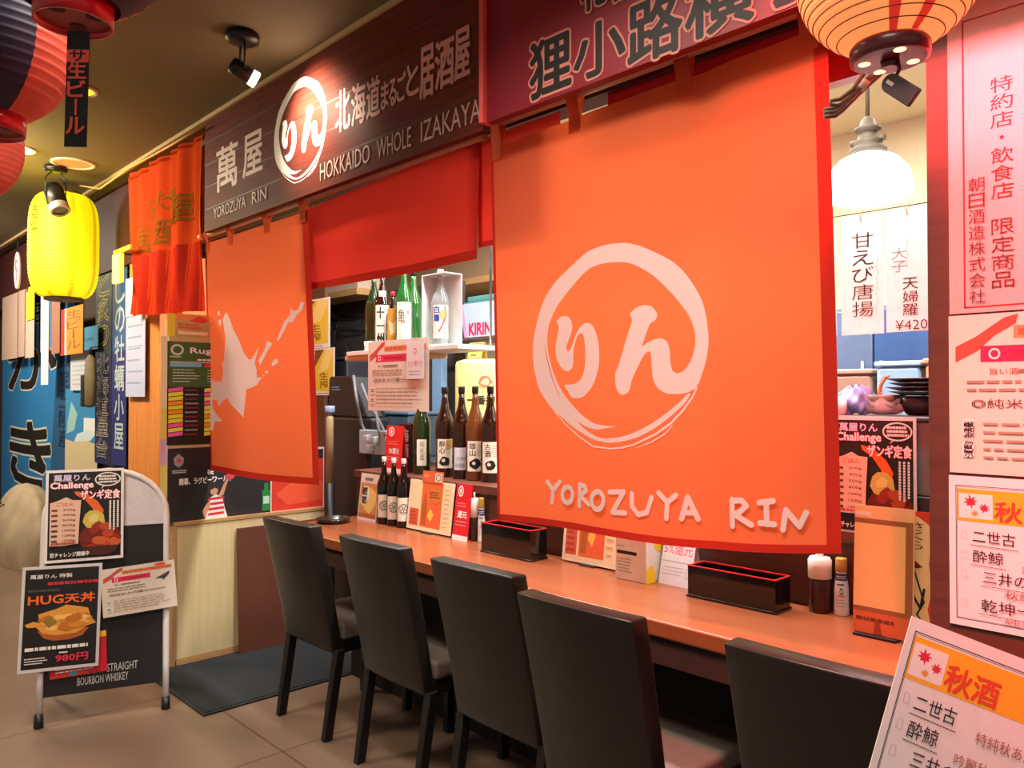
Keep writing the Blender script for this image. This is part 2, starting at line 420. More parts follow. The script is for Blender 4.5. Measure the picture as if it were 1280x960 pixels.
b = B(); b.box(XL, XR, YB - .02, YB + .40, LZ - .035, LZ, .004); o = b.build('ledge', planks('ledge_wood', (96, 52, 40), (116, 64, 48), (2, .1), .4), ct); o.location = rel(ct)

# door mat
A = at(256, 894.6, Z=0); C = at(212, 846, Z=0); D = at(400, 855, Z=0)
mt = thing('door_mat', 'charcoal door mat lying before the cream partition', 'mat', (A.x - .35, A.y + .45, 0))
b = B(); b.box(-.34, .34, -.44, .44, .001, .010, .003); b.build('pile', mat('mat_pile', (34, 38, 42), .95, noise=.3, scale=180, bump=.8), mt)
b = B()
for r in ((-.36, .36, -.46, -.441), (-.36, .36, .441, .46), (-.36, -.341, -.441, .441), (.341, .36, -.441, .441)): b.box(r[0], r[1], r[2], r[3], .0005, .007)
b.build('rubber_border', mat('mat_rubber', (22, 23, 25), .7), mt)

# ================================================================== signboards above
K = {}
def prect(uL, uR, vt, vb, fpx, um=None):
    um = (uL + uR) / 2 if um is None else um
    return fpx(uL, vt)[0], fpx(um, vb)[1], fpx(uR, vt)[0], fpx(um, vt)[1]
WH = ink((236, 222, 210))
# traced strokes of the round brush emblem (pixels of two enlarged views, first at 655,290 then 655,400, scale 5.333)
def c1(*p): return [(655 + x / 5.3333, 290 + y / 5.3333) for x, y in p]
def c2(*p): return [(655 + x / 5.3333, 400 + y / 5.3333) for x, y in p]
RING = (c1((1214, 800), (1220, 720), (1205, 580), (1180, 470), (1140, 380), (1070, 270), (1000, 200), (920, 155), (800, 100), (700, 73), (600, 78), (520, 95), (430, 130), (370, 180), (295, 245), (220, 315), (170, 385), (130, 450), (105, 520), (85, 590), (70, 650), (60, 700), (52, 800), (58, 890)) +
        c2((66, 350), (85, 430), (105, 480), (130, 520), (180, 590), (250, 650), (330, 715), (430, 775), (500, 805), (590, 820), (680, 810), (790, 780), (900, 720), (1000, 640), (1080, 560), (1118, 490),
           (1098, 488), (1060, 540), (960, 630), (860, 700), (740, 760), (640, 785), (560, 790), (505, 780), (440, 745), (390, 708), (360, 672), (385, 690), (430, 715), (500, 732), (560, 722), (645, 710), (560, 705), (480, 690), (400, 640), (330, 575), (265, 500), (220, 420), (185, 330), (160, 230), (152, 160)) +
        c1((152, 700), (160, 630), (185, 560), (220, 490), (280, 410), (350, 330), (400, 280), (450, 240), (520, 215), (600, 203), (690, 203), (760, 225), (850, 275), (930, 345), (1010, 430), (1070, 510), (1110, 580), (1135, 670), (1138, 740), (1132, 806)))
RI = (c1((212, 597), (240, 565), (280, 557), (312, 580), (325, 630), (315, 680), (285, 750), (280, 785), (298, 800), (318, 770), (340, 700), (380, 630), (425, 603), (470, 620), (500, 690), (514, 760), (518, 850)) +
      c2((515, 310), (490, 400), (460, 460), (400, 518), (340, 522), (315, 513), (290, 470), (262, 432), (330, 430), (380, 405), (410, 350), (420, 260), (416, 160), (405, 100), (385, 86), (360, 105), (338, 170), (330, 230), (330, 310), (310, 335), (285, 345), (250, 325), (215, 260), (207, 200), (212, 150), (225, 90), (232, 40)))
NN = (c1((715, 547), (770, 500), (825, 487), (870, 500), (905, 550), (890, 590), (855, 610), (830, 680), (800, 772), (850, 730), (920, 706), (965, 725), (985, 780), (990, 870)) +
      c2((1000, 330), (1012, 348), (1040, 357), (1080, 335), (1120, 260), (1138, 170), (1218, 150), (1212, 230), (1196, 310), (1155, 450), (1100, 485), (1030, 497), (960, 490), (910, 455), (880, 400), (868, 300), (865, 225), (850, 207), (820, 230), (780, 310), (740, 400), (725, 480), (680, 503), (645, 480), (628, 420), (628, 350), (650, 310), (690, 160), (718, 70)) + c1((740, 585)))
ARC1 = c2((1152, 453), (1125, 520), (1075, 600), (1000, 690), (900, 762), (760, 830), (680, 850), (600, 856), (480, 842), (380, 780), (280, 700), (205, 615), (182, 576))
ARC2 = c2((1012, 704), (960, 762), (870, 816), (780, 850))
SLIV = c2((137, 160), (150, 250), (185, 380), (238, 515))
def chaikin(P):
    out = []
    for i in range(len(P)):
        a, b_ = P[i], P[(i + 1) % len(P)]; out += [(a[0] * .78 + b_[0] * .22, a[1] * .78 + b_[1] * .22), (a[0] * .22 + b_[0] * .78, a[1] * .22 + b_[1] * .78)]
    return out
RING, RI, NN = chaikin(RING), chaikin(RI), chaikin(NN)
def emblem(sh, m, conv, wmul=1.0, bgm=None):
    sh.poly([conv(*p) for p in RING], m); sh.poly([conv(*p) for p in RI], m); sh.poly([conv(*p) for p in NN], m)
    n = len(ARC1); sh.stroke([conv(*p) for p in ARC1], [wmul * x for x in [.005, .006, .007, .008, .007, .006, .006, .0055, .006, .006, .005, .004, .002]], m)
    sh.stroke([conv(*p) for p in ARC2], [wmul * x for x in (.003, .005, .004, .002)], m)
    if bgm: sh.stroke([conv(*p) for p in SLIV], [wmul * x for x in (.001, .004, .004, .001)], bgm)
_q = [at(u, v, Y=YN) for u, v in RING + ARC1]
EX0, EX1 = min(p.x for p in _q), max(p.x for p in _q); EZ0, EZ1 = min(p.z for p in _q), max(p.z for p in _q)
def emblem_n(sh, x0, y0, x1, y1, m, wmul=None, bgm=None):
    """the emblem fitted in a box of the sheet"""
    def conv(u, v):
        p = at(u, v, Y=YN); return x0 + (p.x - EX0) / (EX1 - EX0) * (x1 - x0), y0 + (p.z - EZ0) / (EZ1 - EZ0) * (y1 - y0)
    emblem(sh, m, conv, (x1 - x0) * sh.w / (EX1 - EX0) if wmul is None else wmul, bgm)

# --- brown plank signboard
sx0, sx1 = at(256, 200, Y=YS).x, at(604, 100, Y=YS).x
sz0, sz1 = at(605, 162, Y=YS).z, CEIL - .024
def fA(u, v): p = at(u, v, Y=YS); return (p.x - sx0) / (sx1 - sx0), (p.z - sz0) / (sz1 - sz0)
M_plank = planks('sign_planks', (92, 40, 32), (120, 54, 42), (2.2, .1), .55, spec=.06)
sh = Sheet(sx1 - sx0, sz1 - sz0, M_plank, .03)
SEAM = ink((50, 24, 20))
for k in (.2, .4, .6, .8): sh.rect(0, k - .004, 1, k + .004, SEAM)
sh.layer = 3
WS = ink((226, 196, 186))
sh.text('萬', *prect(271, 297, 181, 235, fA), WS, .03); sh.text('屋', *prect(304, 328, 166, 218, fA), WS, .03)
r = prect(343, 409, 100, 228, fA, 372); emblem_n(sh, r[0], r[1], r[2], r[3], ink((250, 240, 228)))
for c, uL, uR, vt, vb in (('北', 420, 438, 112, 163), ('海', 440, 457, 104, 155), ('道', 459, 475, 97, 146), ('ま', 477, 486, 103, 136), ('る', 487, 496, 99, 132), ('ご', 497, 508, 91, 126), ('と', 509, 524, 80, 119), ('居', 526, 543, 58, 121), ('酒', 545, 568, 49, 109), ('屋', 569.5, 588, 36, 98)):
    sh.text(c, *prect(uL, uR, vt, vb, fA), ink((214, 150, 140)), .035)
WT = ink((202, 168, 158))
z0, z1 = fA(403, 226)[1], fA(403, 204)[1]
for t, uL, uR in (('HOKKAIDO', 401, 463), ('WHOLE', 472, 515), ('IZAKAYA', 527, 602)): sh.text(t, fA(uL, 200)[0], z0, fA(uR, 200)[0], z1, WT, .0)
z0, z1 = fA(318, 255)[1], fA(318, 240)[1]
sh.text('RIN', fA(316, 240)[0], z0, fA(334, 240)[0], z1, WT, .01); sh.text('YOROZUYA', fA(268, 240)[0], z0, fA(308, 240)[0], z1, WT, .0)
sb = thing('signboard', 'brown plank signboard with a white round emblem, fixed under the ceiling', 'sign', (sx0, YS, sz0))
o = sh.mesh('board', sb)
b = B(); b.box(-.012, sx1 - sx0 + .004, -.012, .03, sz1 - sz0 + .0005, sz1 - sz0 + .022); b.build('top_strip', mat('strip', (206, 176, 130), .4), sb)

# --- crimson signboard nearer the camera
YSB = 1.64
bx0, bx1 = at(609, 100, Y=YSB).x, -.30
bz0 = at(700, 119, Y=YSB).z
def fB(u, v): p = at(u, v, Y=YSB); return (p.x - bx0) / (bx1 - bx0), (p.z - bz0) / (CEIL - .024 - bz0)
M_crim = mat('crimson_panel', (128, 26, 40), .45, noise=.12, scale=3)
sh = Sheet(bx1 - bx0, CEIL - .024 - bz0, M_crim, .03)
BK, OL = ink((30, 22, 20)), ink((206, 130, 112))
for c, uL, uR, vt, vb in (('狸', 663, 713, 46, 116), ('小', 718, 781, 27, 92), ('路', 786, 852, -6, 72), ('横', 858, 942, -42, 38), ('丁', 950, 1040, -80, 0)):
    sh.text(c, *prect(uL, uR, vt, vb, fB), BK, .05, outline=OL, ow=.035)
for c, uL, uR, vt, vb in (('札', 728, 760, -60, 10), ('幌', 764, 802, -80, -4)): sh.text(c, *prect(uL, uR, vt, vb, fB), BK, .04, outline=OL, ow=.035)
cs = thing('signboard', 'crimson signboard with black outlined characters, above the emblem curtain', 'sign', (bx0, YSB, bz0))
sh.mesh('board', cs)
b = B(); b.box(-.022, -.003, -.015, .03, -.0, CEIL - .024 - bz0); b.build('side_strip', mat('pink_strip', (226, 92, 84), .5), cs)

# ================================================================== curtains
OR = cloth('orange_cloth', (214, 106, 70), .36, (240, 100, 50)); RD = cloth('red_hem_cloth', (196, 54, 40), .3)
PR = cloth('cream_print', (232, 218, 214), .32, (236, 212, 200))
class Curtain:
    def __init__(s, TL, TR, BR, BL, Y, sag=0, rip=None, skew=.5):
        s.Y = Y; s.c = [at(*p, Y=Y) for p in (TL, TR, BR, BL)]; s.sag = sag; s.rip = rip or (lambda a, t: 0); s.o = s.c[0].copy(); s.skew = skew
        s.w = (s.c[1] - s.c[0]).length; s.h = (s.c[0] - s.c[3]).length
    def P0(s, a, t):
        TL, TR, BR, BL = s.c
        p = (TL * (1 - a) + TR * a) * t + (BL * (1 - a) + BR * a) * (1 - t)
        p.z -= s.sag * (1 - t) ** 2 * math.sin(PI * min(1, max(0, a)) ** (math.log(.5) / math.log(s.skew))); return p
    def inv(s, u, v):
        q = at(u, v, Y=s.Y); a, t = .5, .5
        for _ in range(12):
            p = s.P0(a, t); e = 1e-4; pa = (s.P0(a + e, t) - p) / e; pt = (s.P0(a, t + e) - p) / e
            dx, dz = q.x - p.x, q.z - p.z; det = pa.x * pt.z - pa.z * pt.x
            a += (dx * pt.z - dz * pt.x) / det; t += (pa.x * dz - pa.z * dx) / det
        return a, t
    def fn(s, co):
        a, t = co.x / s.w, co.z / s.h; p = s.P0(a, t); p.y += s.rip(a, t) + co.y
        return p - s.o
    def sheet(s, m): return Sheet(s.w, s.h, m, step=.00035)
    def make(s, sh, label, name='noren_curtain', group=None, maxlen=.02):
        t = thing(name, label, 'curtain', s.o, group=group); sh.mesh('cloth', t, fn=s.fn, maxlen=maxlen); return t
    def loop(s, t, a, pole_z, r, m, wd=.045):
        """cloth loop over the pole: down the front, round and back"""
        b = B(); p = s.P0(a, 1) - s.o; zc = pole_z(p.x + s.o.x) - s.o.z
        path = [(-.004, p.z - .045), (-.004, p.z)] + [(-(r + .004) * math.cos(x * PI / 8), zc + (r + .004) * math.sin(x * PI / 8)) for x in range(9)] + [(.004, p.z), (.004, p.z - .03)]
        b.grid(lambda x, y: (p.x + (x - .5) * wd, path[int(round(y * (len(path) - 1)))][0] + s.rip(a, 1), path[int(round(y * (len(path) - 1)))][1]), 2, len(path) - 1)
        b.recalc = False; b.build('loop', m, t)
def hem(sh, wl=.0, wr=.03, wb=.022, wt=0):
    n = 16; W, H = sh.w, sh.h
    for i in range(n): sh.add([(i / n, 0), ((i + 1) / n, 0), ((i + 1) / n, wb / H), (i / n, wb / H)], [(0, 1, 2, 3)], RD)
    for i in range(n):
        if wr: sh.add([(1 - wr / W, i / n), (1, i / n), (1, (i + 1) / n), (1 - wr / W, (i + 1) / n)], [(0, 1, 2, 3)], RD)
        if wl: sh.add([(0, i / n), (wl / W, i / n), (wl / W, (i + 1) / n), (0, (i + 1) / n)], [(0, 1, 2, 3)], RD)
    sh.up()
# --- big emblem curtain
cur = Curtain((613, 186), (1034, 31), (1058, 690), (622, 650), YN, .022, lambda a, t: .009 * math.sin(a * 9 + 1.2 * t) * (1.15 - t) + .013 * math.exp(-((a - .705) / .055) ** 2) + .008 * math.exp(-((a - .29) / .06) ** 2) * (.3 + .4 * t) - .030 * (1 - t) ** 2 * a, .68)
sh = cur.sheet(OR); hem(sh, .012, .034, .020)
emblem(sh, PR, cur.inv, .82, OR)
def c3(*p): return [cur.inv(660 + x / 3.2, 580 + y / 3.2) for x, y in p]
def oval(cx, cy, rx, ry, n=14): return c3(*[(cx + rx * math.cos(2 * PI * i / n), cy + ry * math.sin(2 * PI * i / n)) for i in range(n)])
LW = .0145
for pts in ([(75, 70), (100, 105)], [(128, 70), (100, 105), (95, 155)], [(215, 80), (212, 168)], [(215, 82), (238, 88), (243, 105), (215, 125), (255, 160)],
            [(345, 110), (405, 108), (358, 190), (412, 192)], [(438, 115), (440, 165), (465, 198), (500, 190), (518, 130)], [(545, 112), (580, 150)], [(612, 122), (580, 150), (578, 213)],
            [(635, 215), (655, 130), (693, 218)], [(642, 190), (684, 192)], [(828, 140), (832, 245)], [(828, 145), (868, 143), (888, 165), (858, 192), (838, 198), (910, 240)],
            [(940, 152), (995, 145)], [(968, 150), (972, 238)], [(945, 232), (1003, 238)], [(1038, 258), (1048, 180), (1105, 245), (1132, 190)]):
    sh.stroke(c3(*pts), LW, PR)
for o_ in ((165, 122, 22, 32), (298, 143, 26, 36)): sh.stroke(oval(*o_), LW, PR, closed=True)
big = cur.make(sh, 'large orange door curtain with round brush emblem hung over the counter')
PZ, PZ2 = at(700, 124, Y=YN).z, at(300, 279, Y=YN).z
for u in (615, 718, 853, 1012): cur.loop(big, max(.03, min(.97, cur.inv(u, 186 - .368 * (u - 613))[0])), lambda x: PZ, .016, OR)
pl = thing('noren_pole', 'straight wooden pole carrying the emblem curtain', 'pole', (-1.3, YN, PZ))
b = B(); b.rod((at(609, 160, Y=YN).x + 1.3, 0, 0), (Xp + 1.29, 0, 0), .016, seg=16); b.build('rod', planks('pole_wood', (176, 112, 84), (200, 132, 100), (4, .1), .45), pl)
# --- island curtain
cu2 = Curtain((256, 305), (384, 264), (402, 606), (262, 588), YN, .01, lambda a, t: .008 * math.sin(a * 7 + .6) * (1.1 - t) - .02 * (1 - t) ** 2 * a)
sh = cu2.sheet(OR); hem(sh, .02, .05, .03)
def c4(*p): return [cu2.inv(250 + x / 4.8, 360 + y / 4.8) for x, y in p]
for pts in ([(155, 145), (175, 180), (200, 250), (230, 300), (265, 385), (300, 430), (320, 425), (365, 348), (350, 400), (338, 450), (350, 490), (352, 540), (385, 535), (355, 580), (320, 598), (285, 608), (278, 680), (268, 778), (240, 750), (200, 715), (175, 690), (163, 660), (135, 675), (108, 712), (95, 670), (70, 672), (72, 720), (95, 760), (130, 800), (85, 800), (72, 858), (55, 850), (60, 780), (47, 690), (50, 655), (65, 620), (62, 540), (85, 560), (125, 565), (135, 500), (128, 455), (140, 430), (150, 300), (140, 230), (133, 185)],
            [(410, 315), (445, 335), (420, 370), (390, 430), (372, 465), (360, 435), (385, 395), (405, 350)],
            [(470, 310), (500, 230), (515, 195), (545, 160), (548, 115), (562, 140), (590, 130), (605, 85), (625, 85), (618, 125), (580, 165), (560, 205), (535, 205), (510, 260), (478, 320)],
            [(440, 460), (455, 430), (470, 422), (482, 445), (460, 462), (448, 470)], [(402, 505), (412, 495), (424, 505), (412, 517)], [(386, 525), (393, 518), (400, 525), (393, 532)],
            [(104, 140), (115, 140), (117, 165), (106, 165)], [(110, 190), (126, 190), (124, 225), (110, 225)]):
    sh.poly(c4(*pts), PR); sh.layer = 3
isl = cu2.make(sh, 'orange door curtain printed with a pale island map, next to the posters')
for u in (259, 288, 334, 381): cu2.loop(isl, max(.03, min(.97, cu2.inv(u, 305 - .32 * (u - 256))[0])), lambda x: PZ2, .016, OR, .05)
pl2 = thing('noren_pole', 'straight wooden pole carrying the island map curtain', 'pole', (-3.2, YN, PZ2))
b = B(); b.rod((at(250, 280, Y=YN).x + 3.2, 0, 0), (at(605, 160, Y=YN).x + 3.2, 0, 0), .016, seg=16); b.build('rod', MATS['pole_wood'], pl2)
# --- short curtains between, their shade put into a redder cloth colour
RC = cloth('shaded_red_cloth', (196, 50, 38), .25)
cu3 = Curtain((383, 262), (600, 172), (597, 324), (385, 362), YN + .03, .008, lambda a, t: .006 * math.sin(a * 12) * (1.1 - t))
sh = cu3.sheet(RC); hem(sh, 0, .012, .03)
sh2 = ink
cu3.make(sh, 'short plain curtain coloured shaded red, hung between the two printed orange curtains')
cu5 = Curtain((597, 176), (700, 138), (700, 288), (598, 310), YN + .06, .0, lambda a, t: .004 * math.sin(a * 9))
sh = cu5.sheet(RC); hem(sh, .02, .0, .02); cu5.make(sh, 'narrow strip of curtain coloured shaded red, showing beside the edge of the emblem curtain')
# --- sheer curtain further along
SHR = cloth('sheer_orange', (236, 84, 40), .5, (250, 110, 40))
SH2 = cloth('sheer_orange_double', (196, 52, 34), .3, (214, 60, 34))
cu1 = Curtain((158, 222), (255, 166), (250, 388), (163, 393), YN - .02, .01, lambda a, t: .028 * math.sin(a * 21 + 2.2 * math.sin(t * 2)) * (1.05 - .6 * t) + .01 * math.sin(a * 47))
sh = cu1.sheet(SHR)
n = 14
for i in range(n): sh.add([(i / n, 0), ((i + 1) / n, 0), ((i + 1) / n, .40), (i / n, .40)], [(0, 1, 2, 3)], SH2)
sh.up()
OLV = cloth('olive_print', (150, 92, 30), .3)
for c, x0, x1, y0, y1 in (('お', .34, .44, .62, .76), ('た', .46, .56, .66, .78), ('ー', .58, .70, .70, .76), ('居', .16, .29, .42, .58), ('酒', .42, .56, .44, .6), ('屋', .64, .86, .54, .70)):
    sh.text(c, x0, y0, x1, y1, OLV, .04)
cu1.make(sh, 'rippled sheer orange curtain with faint olive characters beside the brown signboard', maxlen=.022)


# ================================================================== lanterns
def ribbed(prof_fn, R, H, nrib, bands=None, M_body=None, amp=.012, seg=40, parent=None, name='shade', bandmats=None):
    """paper lantern body: horizontal hoops, optional vertical colour bands"""
    b = B(); rows = nrib * 3
    def pt(a, t):
        r = R * prof_fn(t) * (1 - amp * math.cos(2 * PI * nrib * t)); ang = 2 * PI * a
        return (r * math.cos(ang), r * math.sin(ang), H * (t - .5))
    b.use(M_body); vs = b.grid(pt, seg, rows, wrap=True)
    if bands:
        for f in b.bm.faces:
            c = f.calc_center_median(); a = (math.atan2(c.y, c.x) / (2 * PI)) % 1; t = c.z / H + .5
            mm = bands(a, t)
            if mm is not None: b.use(mm); f.material_index = b.mi
    b.recalc = False; return b.build(name, None, parent)
def barrel(k=.55, p=2.4): return lambda t: (k ** p + (1 - k ** p) * max(0, 1 - abs(2 * t - 1) ** 2.6)) ** (1 / p)
# --- glowing round lantern at the top right
M_lan = mat('lit_lantern_paper', (250, 150, 92), .6, noise=.04, emit=.72, ecol=(255, 160, 92))
M_lanred = mat('lit_lantern_red', (230, 50, 40), .6, noise=.04, emit=.42, ecol=(255, 60, 46))
M_hoop = mat('lantern_hoop', (150, 60, 34), .6)
M_capd = mat('lantern_cap_plum', (92, 30, 40), .35, coat=.3)
M_blk = mat('black_plastic', (26, 24, 24), .4, noise=.1); M_blkm = mat('black_metal', (22, 20, 20), .35, noise=.1)
lc = at(1112, 62, d=1.36); RL = .153
ln = thing('paper_lantern', 'glowing orange round paper lantern hanging in front of the brown post', 'lantern', (lc.x, lc.y, lc.z - .02))
Hh = .27; zc0 = Hh / 2 + .026
def lpt(t): return math.sqrt(max(.19, 1 - (1.85 * t - .925) ** 2 * .98))
yaw = math.atan2(-lc.y, -lc.x) / (2 * PI) % 1
def lb(a, t):
    da = (a - yaw + .5) % 1 - .5
    return M_lanred if (abs(da - .015) < .012 and t < .42) or (abs(da - .10) < .014 and t < .42) or (abs(da + .12) < .012 and .25 < t < .9) else None
o = ribbed(lpt, RL, Hh, 22, lb, M_lan, .012, 72, ln); o.location.z = zc0
b = B()
for k in range(1, 22):
    t = k / 22; r = RL * lpt(t) * 1.001
    b.tube([(r * math.cos(2 * PI * i / 48), r * math.sin(2 * PI * i / 48), Hh * (t - .5) + zc0) for i in range(49)], .0011, 5, False)
b.build('hoops', M_hoop, ln)
b = B(); rc = .064
b.lathe([(rc - .006, .0), (rc, .003), (rc + .001, .024), (rc - .004, .030)], seg=40); b.lathe([(.012, -.012), (.015, 0.0)], seg=16)
capo = b.build('bottom_cap', M_capd, ln)
M_hole = mat('lit_hole', (255, 225, 170), .5, emit=1.6, noise=0)
for dx, dy in ((-.036, -.018), (.028, .03), (.03, -.036), (-.03, .034)):
    b = B(); b.lathe([(.010, -.0012), (.010, -.0002)], (dx, dy, 0), 14); b.build('vent_hole', M_hole, capo)
b = B(); b.lathe([(.058, Hh), (.06, Hh + .004), (.06, Hh + .03)], (0, 0, .026), 32); b.build('top_cap', M_capd, ln)
b = B(); b.rod((0, 0, Hh + .05), (0, 0, CEIL - (lc.z - .02)), .004); b.build('cord', M_blk, ln)
b = B(); b.tube([(.012, 0, .0), (.018, -.004, -.02), (.012, -.006, -.034), (.016, -.006, -.052)], .0035, 8); b.build('hook', M_capd, capo)
light('round_lantern_glow', 'POINT', (lc.x - .10, 1.62, lc.z + .32), 3.0, (1, .05, .05), .06)
tg = at(1120, 108, d=1.34)
tgt = thing('hanging_tag', 'dark rounded plastic tag dangling tilted under the glowing round lantern', 'tag', tg)
pa, pb = at(1113, 106, d=1.34) - tg, at(1148, 128, d=1.30) - tg
xd = (pb - pa).normalized(); yd = (UPV - xd * UPV.dot(xd)).normalized()
Mx = frameM((0, 0, 0), xd, yd); b = B()
pts = [(-.012 + .016 * math.cos(a), .016 * math.sin(a)) for a in [PI * .5 + PI * k / 8 for k in range(9)]] + [(.045, -.016), (.045, .016)]
b.prism(pts, -.004, .004, M=Mx, bev=.0015); b.build('plate', mat('tag_plastic', (74, 58, 62), .35), tgt)
b = B(); b.prism([(-.019, -.003), (-.004, -.003), (-.004, .003), (-.019, .003)], -.0046, -.0041, M=Mx); b.build('slot', mat('slot_light', (215, 205, 200), .4), tgt)
# coiled cables tied under the lantern
cbt = at(1060, 120, d=1.5)
cb = thing('cable_bundle', 'tied bundle of grey-brown cables hanging beside the pendant lamp', 'cable', cbt)
M_cab = mat('cable_grey', (104, 88, 76), .5); b = B()
def rp(u, v, d=1.5): return at(u, v, d=d) - cbt
for dv, dd in ((0, 0), (5, .012), (-4, .02)):
    b.tube([rp(1112, 78 + dv, 1.5 + dd), rp(1096, 92 + dv, 1.5 + dd), rp(1074, 112 + dv, 1.5 + dd), rp(1052, 134 + dv, 1.5 + dd), rp(1044, 140 + dv, 1.5 + dd), rp(1030, 141 + dv, 1.5 + dd)], .0042, 8)
b.tube([rp(1080, 92), rp(1066, 112), rp(1050, 124), rp(1038, 126), rp(1038, 131), rp(1048, 132), rp(1068, 120)], .004, 8)
b.build('cables', M_cab, cb)
b = B(); b.rod(rp(1075, 103), rp(1083, 109), .0105, seg=12); b.build('tie', mat('white_tie', (226, 222, 214), .5), cb)
b = B(); b.tube([rp(1098, 92), rp(1130, 40), rp(1150, -60), rp(1156, -120)], .004, 6); b.build('cable_tail', M_cab, cb)

# --- yellow long lantern
ly = at(80, 308, d=5.42); RY, HY = .216, .715
lt = thing('paper_lantern', 'tall glowing yellow paper lantern hanging from the ceiling over the banners', 'lantern', (ly.x, ly.y, ly.z - HY / 2))
M_yel = mat('lit_yellow_paper', (250, 232, 30), .6, noise=.05, scale=3, emit=.82, ecol=(255, 236, 12)); M_yel2 = mat('lit_yellow_seam', (214, 188, 20), .6, noise=0, emit=.62, ecol=(238, 205, 8))
def yb(a, t): return M_yel2 if min((a * 8) % 1, 1 - (a * 8) % 1) < .07 else None
o = ribbed(lambda t: .52 + .48 * max(0, 1 - abs(2 * t - 1) ** 4.2) ** .5, RY, HY, 30, yb, M_yel, .010, 72, lt); o.location.z = HY / 2
b = B(); b.lathe([(.115, -.018), (.12, -.016), (.12, .008)], seg=28); b.build('bottom_cap', mat('lantern_wood', (90, 70, 20), .5), lt)
b = B(); b.lathe([(.11, HY - .008), (.11, HY + .016), (.1, HY + .02)], seg=28); b.build('top_cap', MATS['lantern_wood'], lt)
b = B(); b.rod((0, 0, HY + .02), (0, 0, CEIL - (ly.z - HY / 2)), .006); b.build('cord', M_blk, lt)
ch = Sheet(.07, .2); a0 = math.atan2(-ly.y, -ly.x) - 1.12
ch.vtext('酒場', 0, 1, 1, 0, ink((60, 44, 16)), .0)
o = ch.mesh('lettering', lt, fn=lambda c: Vector(((RY * .985 + .006) * math.cos(a0 + c.x / RY), (RY * .985 + .006) * math.sin(a0 + c.x / RY), .40 + c.z)), maxlen=.02)
light('yellow_lantern_glow', 'POINT', (ly.x + .45, ly.y - .55, ly.z + .05), 26, (1, .78, .16), .2)

# --- beer lanterns in the top left corner
M_nav = mat('lantern_navy', (40, 38, 66), .55, noise=.1); M_pink = mat('lantern_coral', (214, 92, 72), .5, noise=.08); M_redr = mat('lantern_red_plastic', (206, 26, 36), .3, coat=.4, noise=.05)
M_redin = mat('lantern_red_inner', (150, 60, 54), .5)
def beer_lantern(u, v, d, R, H, label, navy, capz_holes=True, rc=None):
    p = at(u, v, d=d); t = thing('paper_lantern', label, 'lantern', (p.x, p.y, p.z), group=None)
    yw = math.atan2(-p.y, -p.x) / (2 * PI) % 1
    o = ribbed(lambda t: math.sqrt(max(.17, 1 - (1.84 * t - .92) ** 2)), R, H, 18, lambda a, t: M_nav if navy((a - yw + .5) % 1 - .5) else None, M_pink, .014, 72, t); o.location.z = H / 2 + .03
    rc = R * .43 if rc is None else rc
    b = B(); b.use(M_redr); b.lathe([(rc - .005, .012), (rc - .004, 0), (rc, 0), (rc + .001, .034), (rc - .004, .034)], seg=40, cap=False); b.build('bottom_ring', None, t)
    b = B(); b.lathe([(rc - .006, .010), (rc - .006, .014)], seg=40)
    bpl = b.build('bottom_plate', M_redin, t)
    for dx, dy in ((.3, -.5), (-.5, .25), (.45, .42)):
        b = B(); b.lathe([(rc * .22, .0085), (rc * .22, .0098)], (dx * rc, dy * rc, 0), 14); b.build('plate_hole', mat('hole_dark', (70, 20, 22), .7), bpl)
    b = B(); b.lathe([(rc, H), (rc, H + .034)], (0, 0, .026), 32); b.build('top_ring', M_redr, t)
    b = B(); b.rod((0, 0, H + .05), (0, 0, CEIL - p.z), .004); b.build('cord', M_blk, t)
    return t, p
t, p = beer_lantern(92, 30, 1.22, .162, .34, 'coral and navy paper lantern with a black strap dangling under its red ring', lambda da: .105 < da < .30 or da < -.25, rc=.056)
st = Sheet(.034, .178, M_blk, .002)
RDI = ink((232, 84, 70))
st.rect(.0, .73, 1, .84, RDI)
st.vtext('サッポ', .14, .86, .84, .52, BK, .04); st.vtext('生ビール', .1, .9, .74, .1, RDI, .05)
q = at(80, 183, d=1.20)
o = st.mesh('strap', t); xd = Vector((p.y, -p.x, 0)).normalized()
xd = (RGT * math.cos(.03) - FWD * 0).normalized(); mm = frameM(q - p, xd + Vector((0, 0, -.02)), Vector((0, 0, 1)) - xd * .07); o.matrix_local = mm
beer_lantern(-16, 166, 1.5, .148, .30, 'ribbed coral paper lantern with a broad navy band on its near side', lambda da: -.12 < da < .082)
beer_lantern(-30, 258, 2.0, .105, .25, 'small coral paper lantern hanging beyond the navy-banded lantern', lambda da: -.3 < da < -.1)

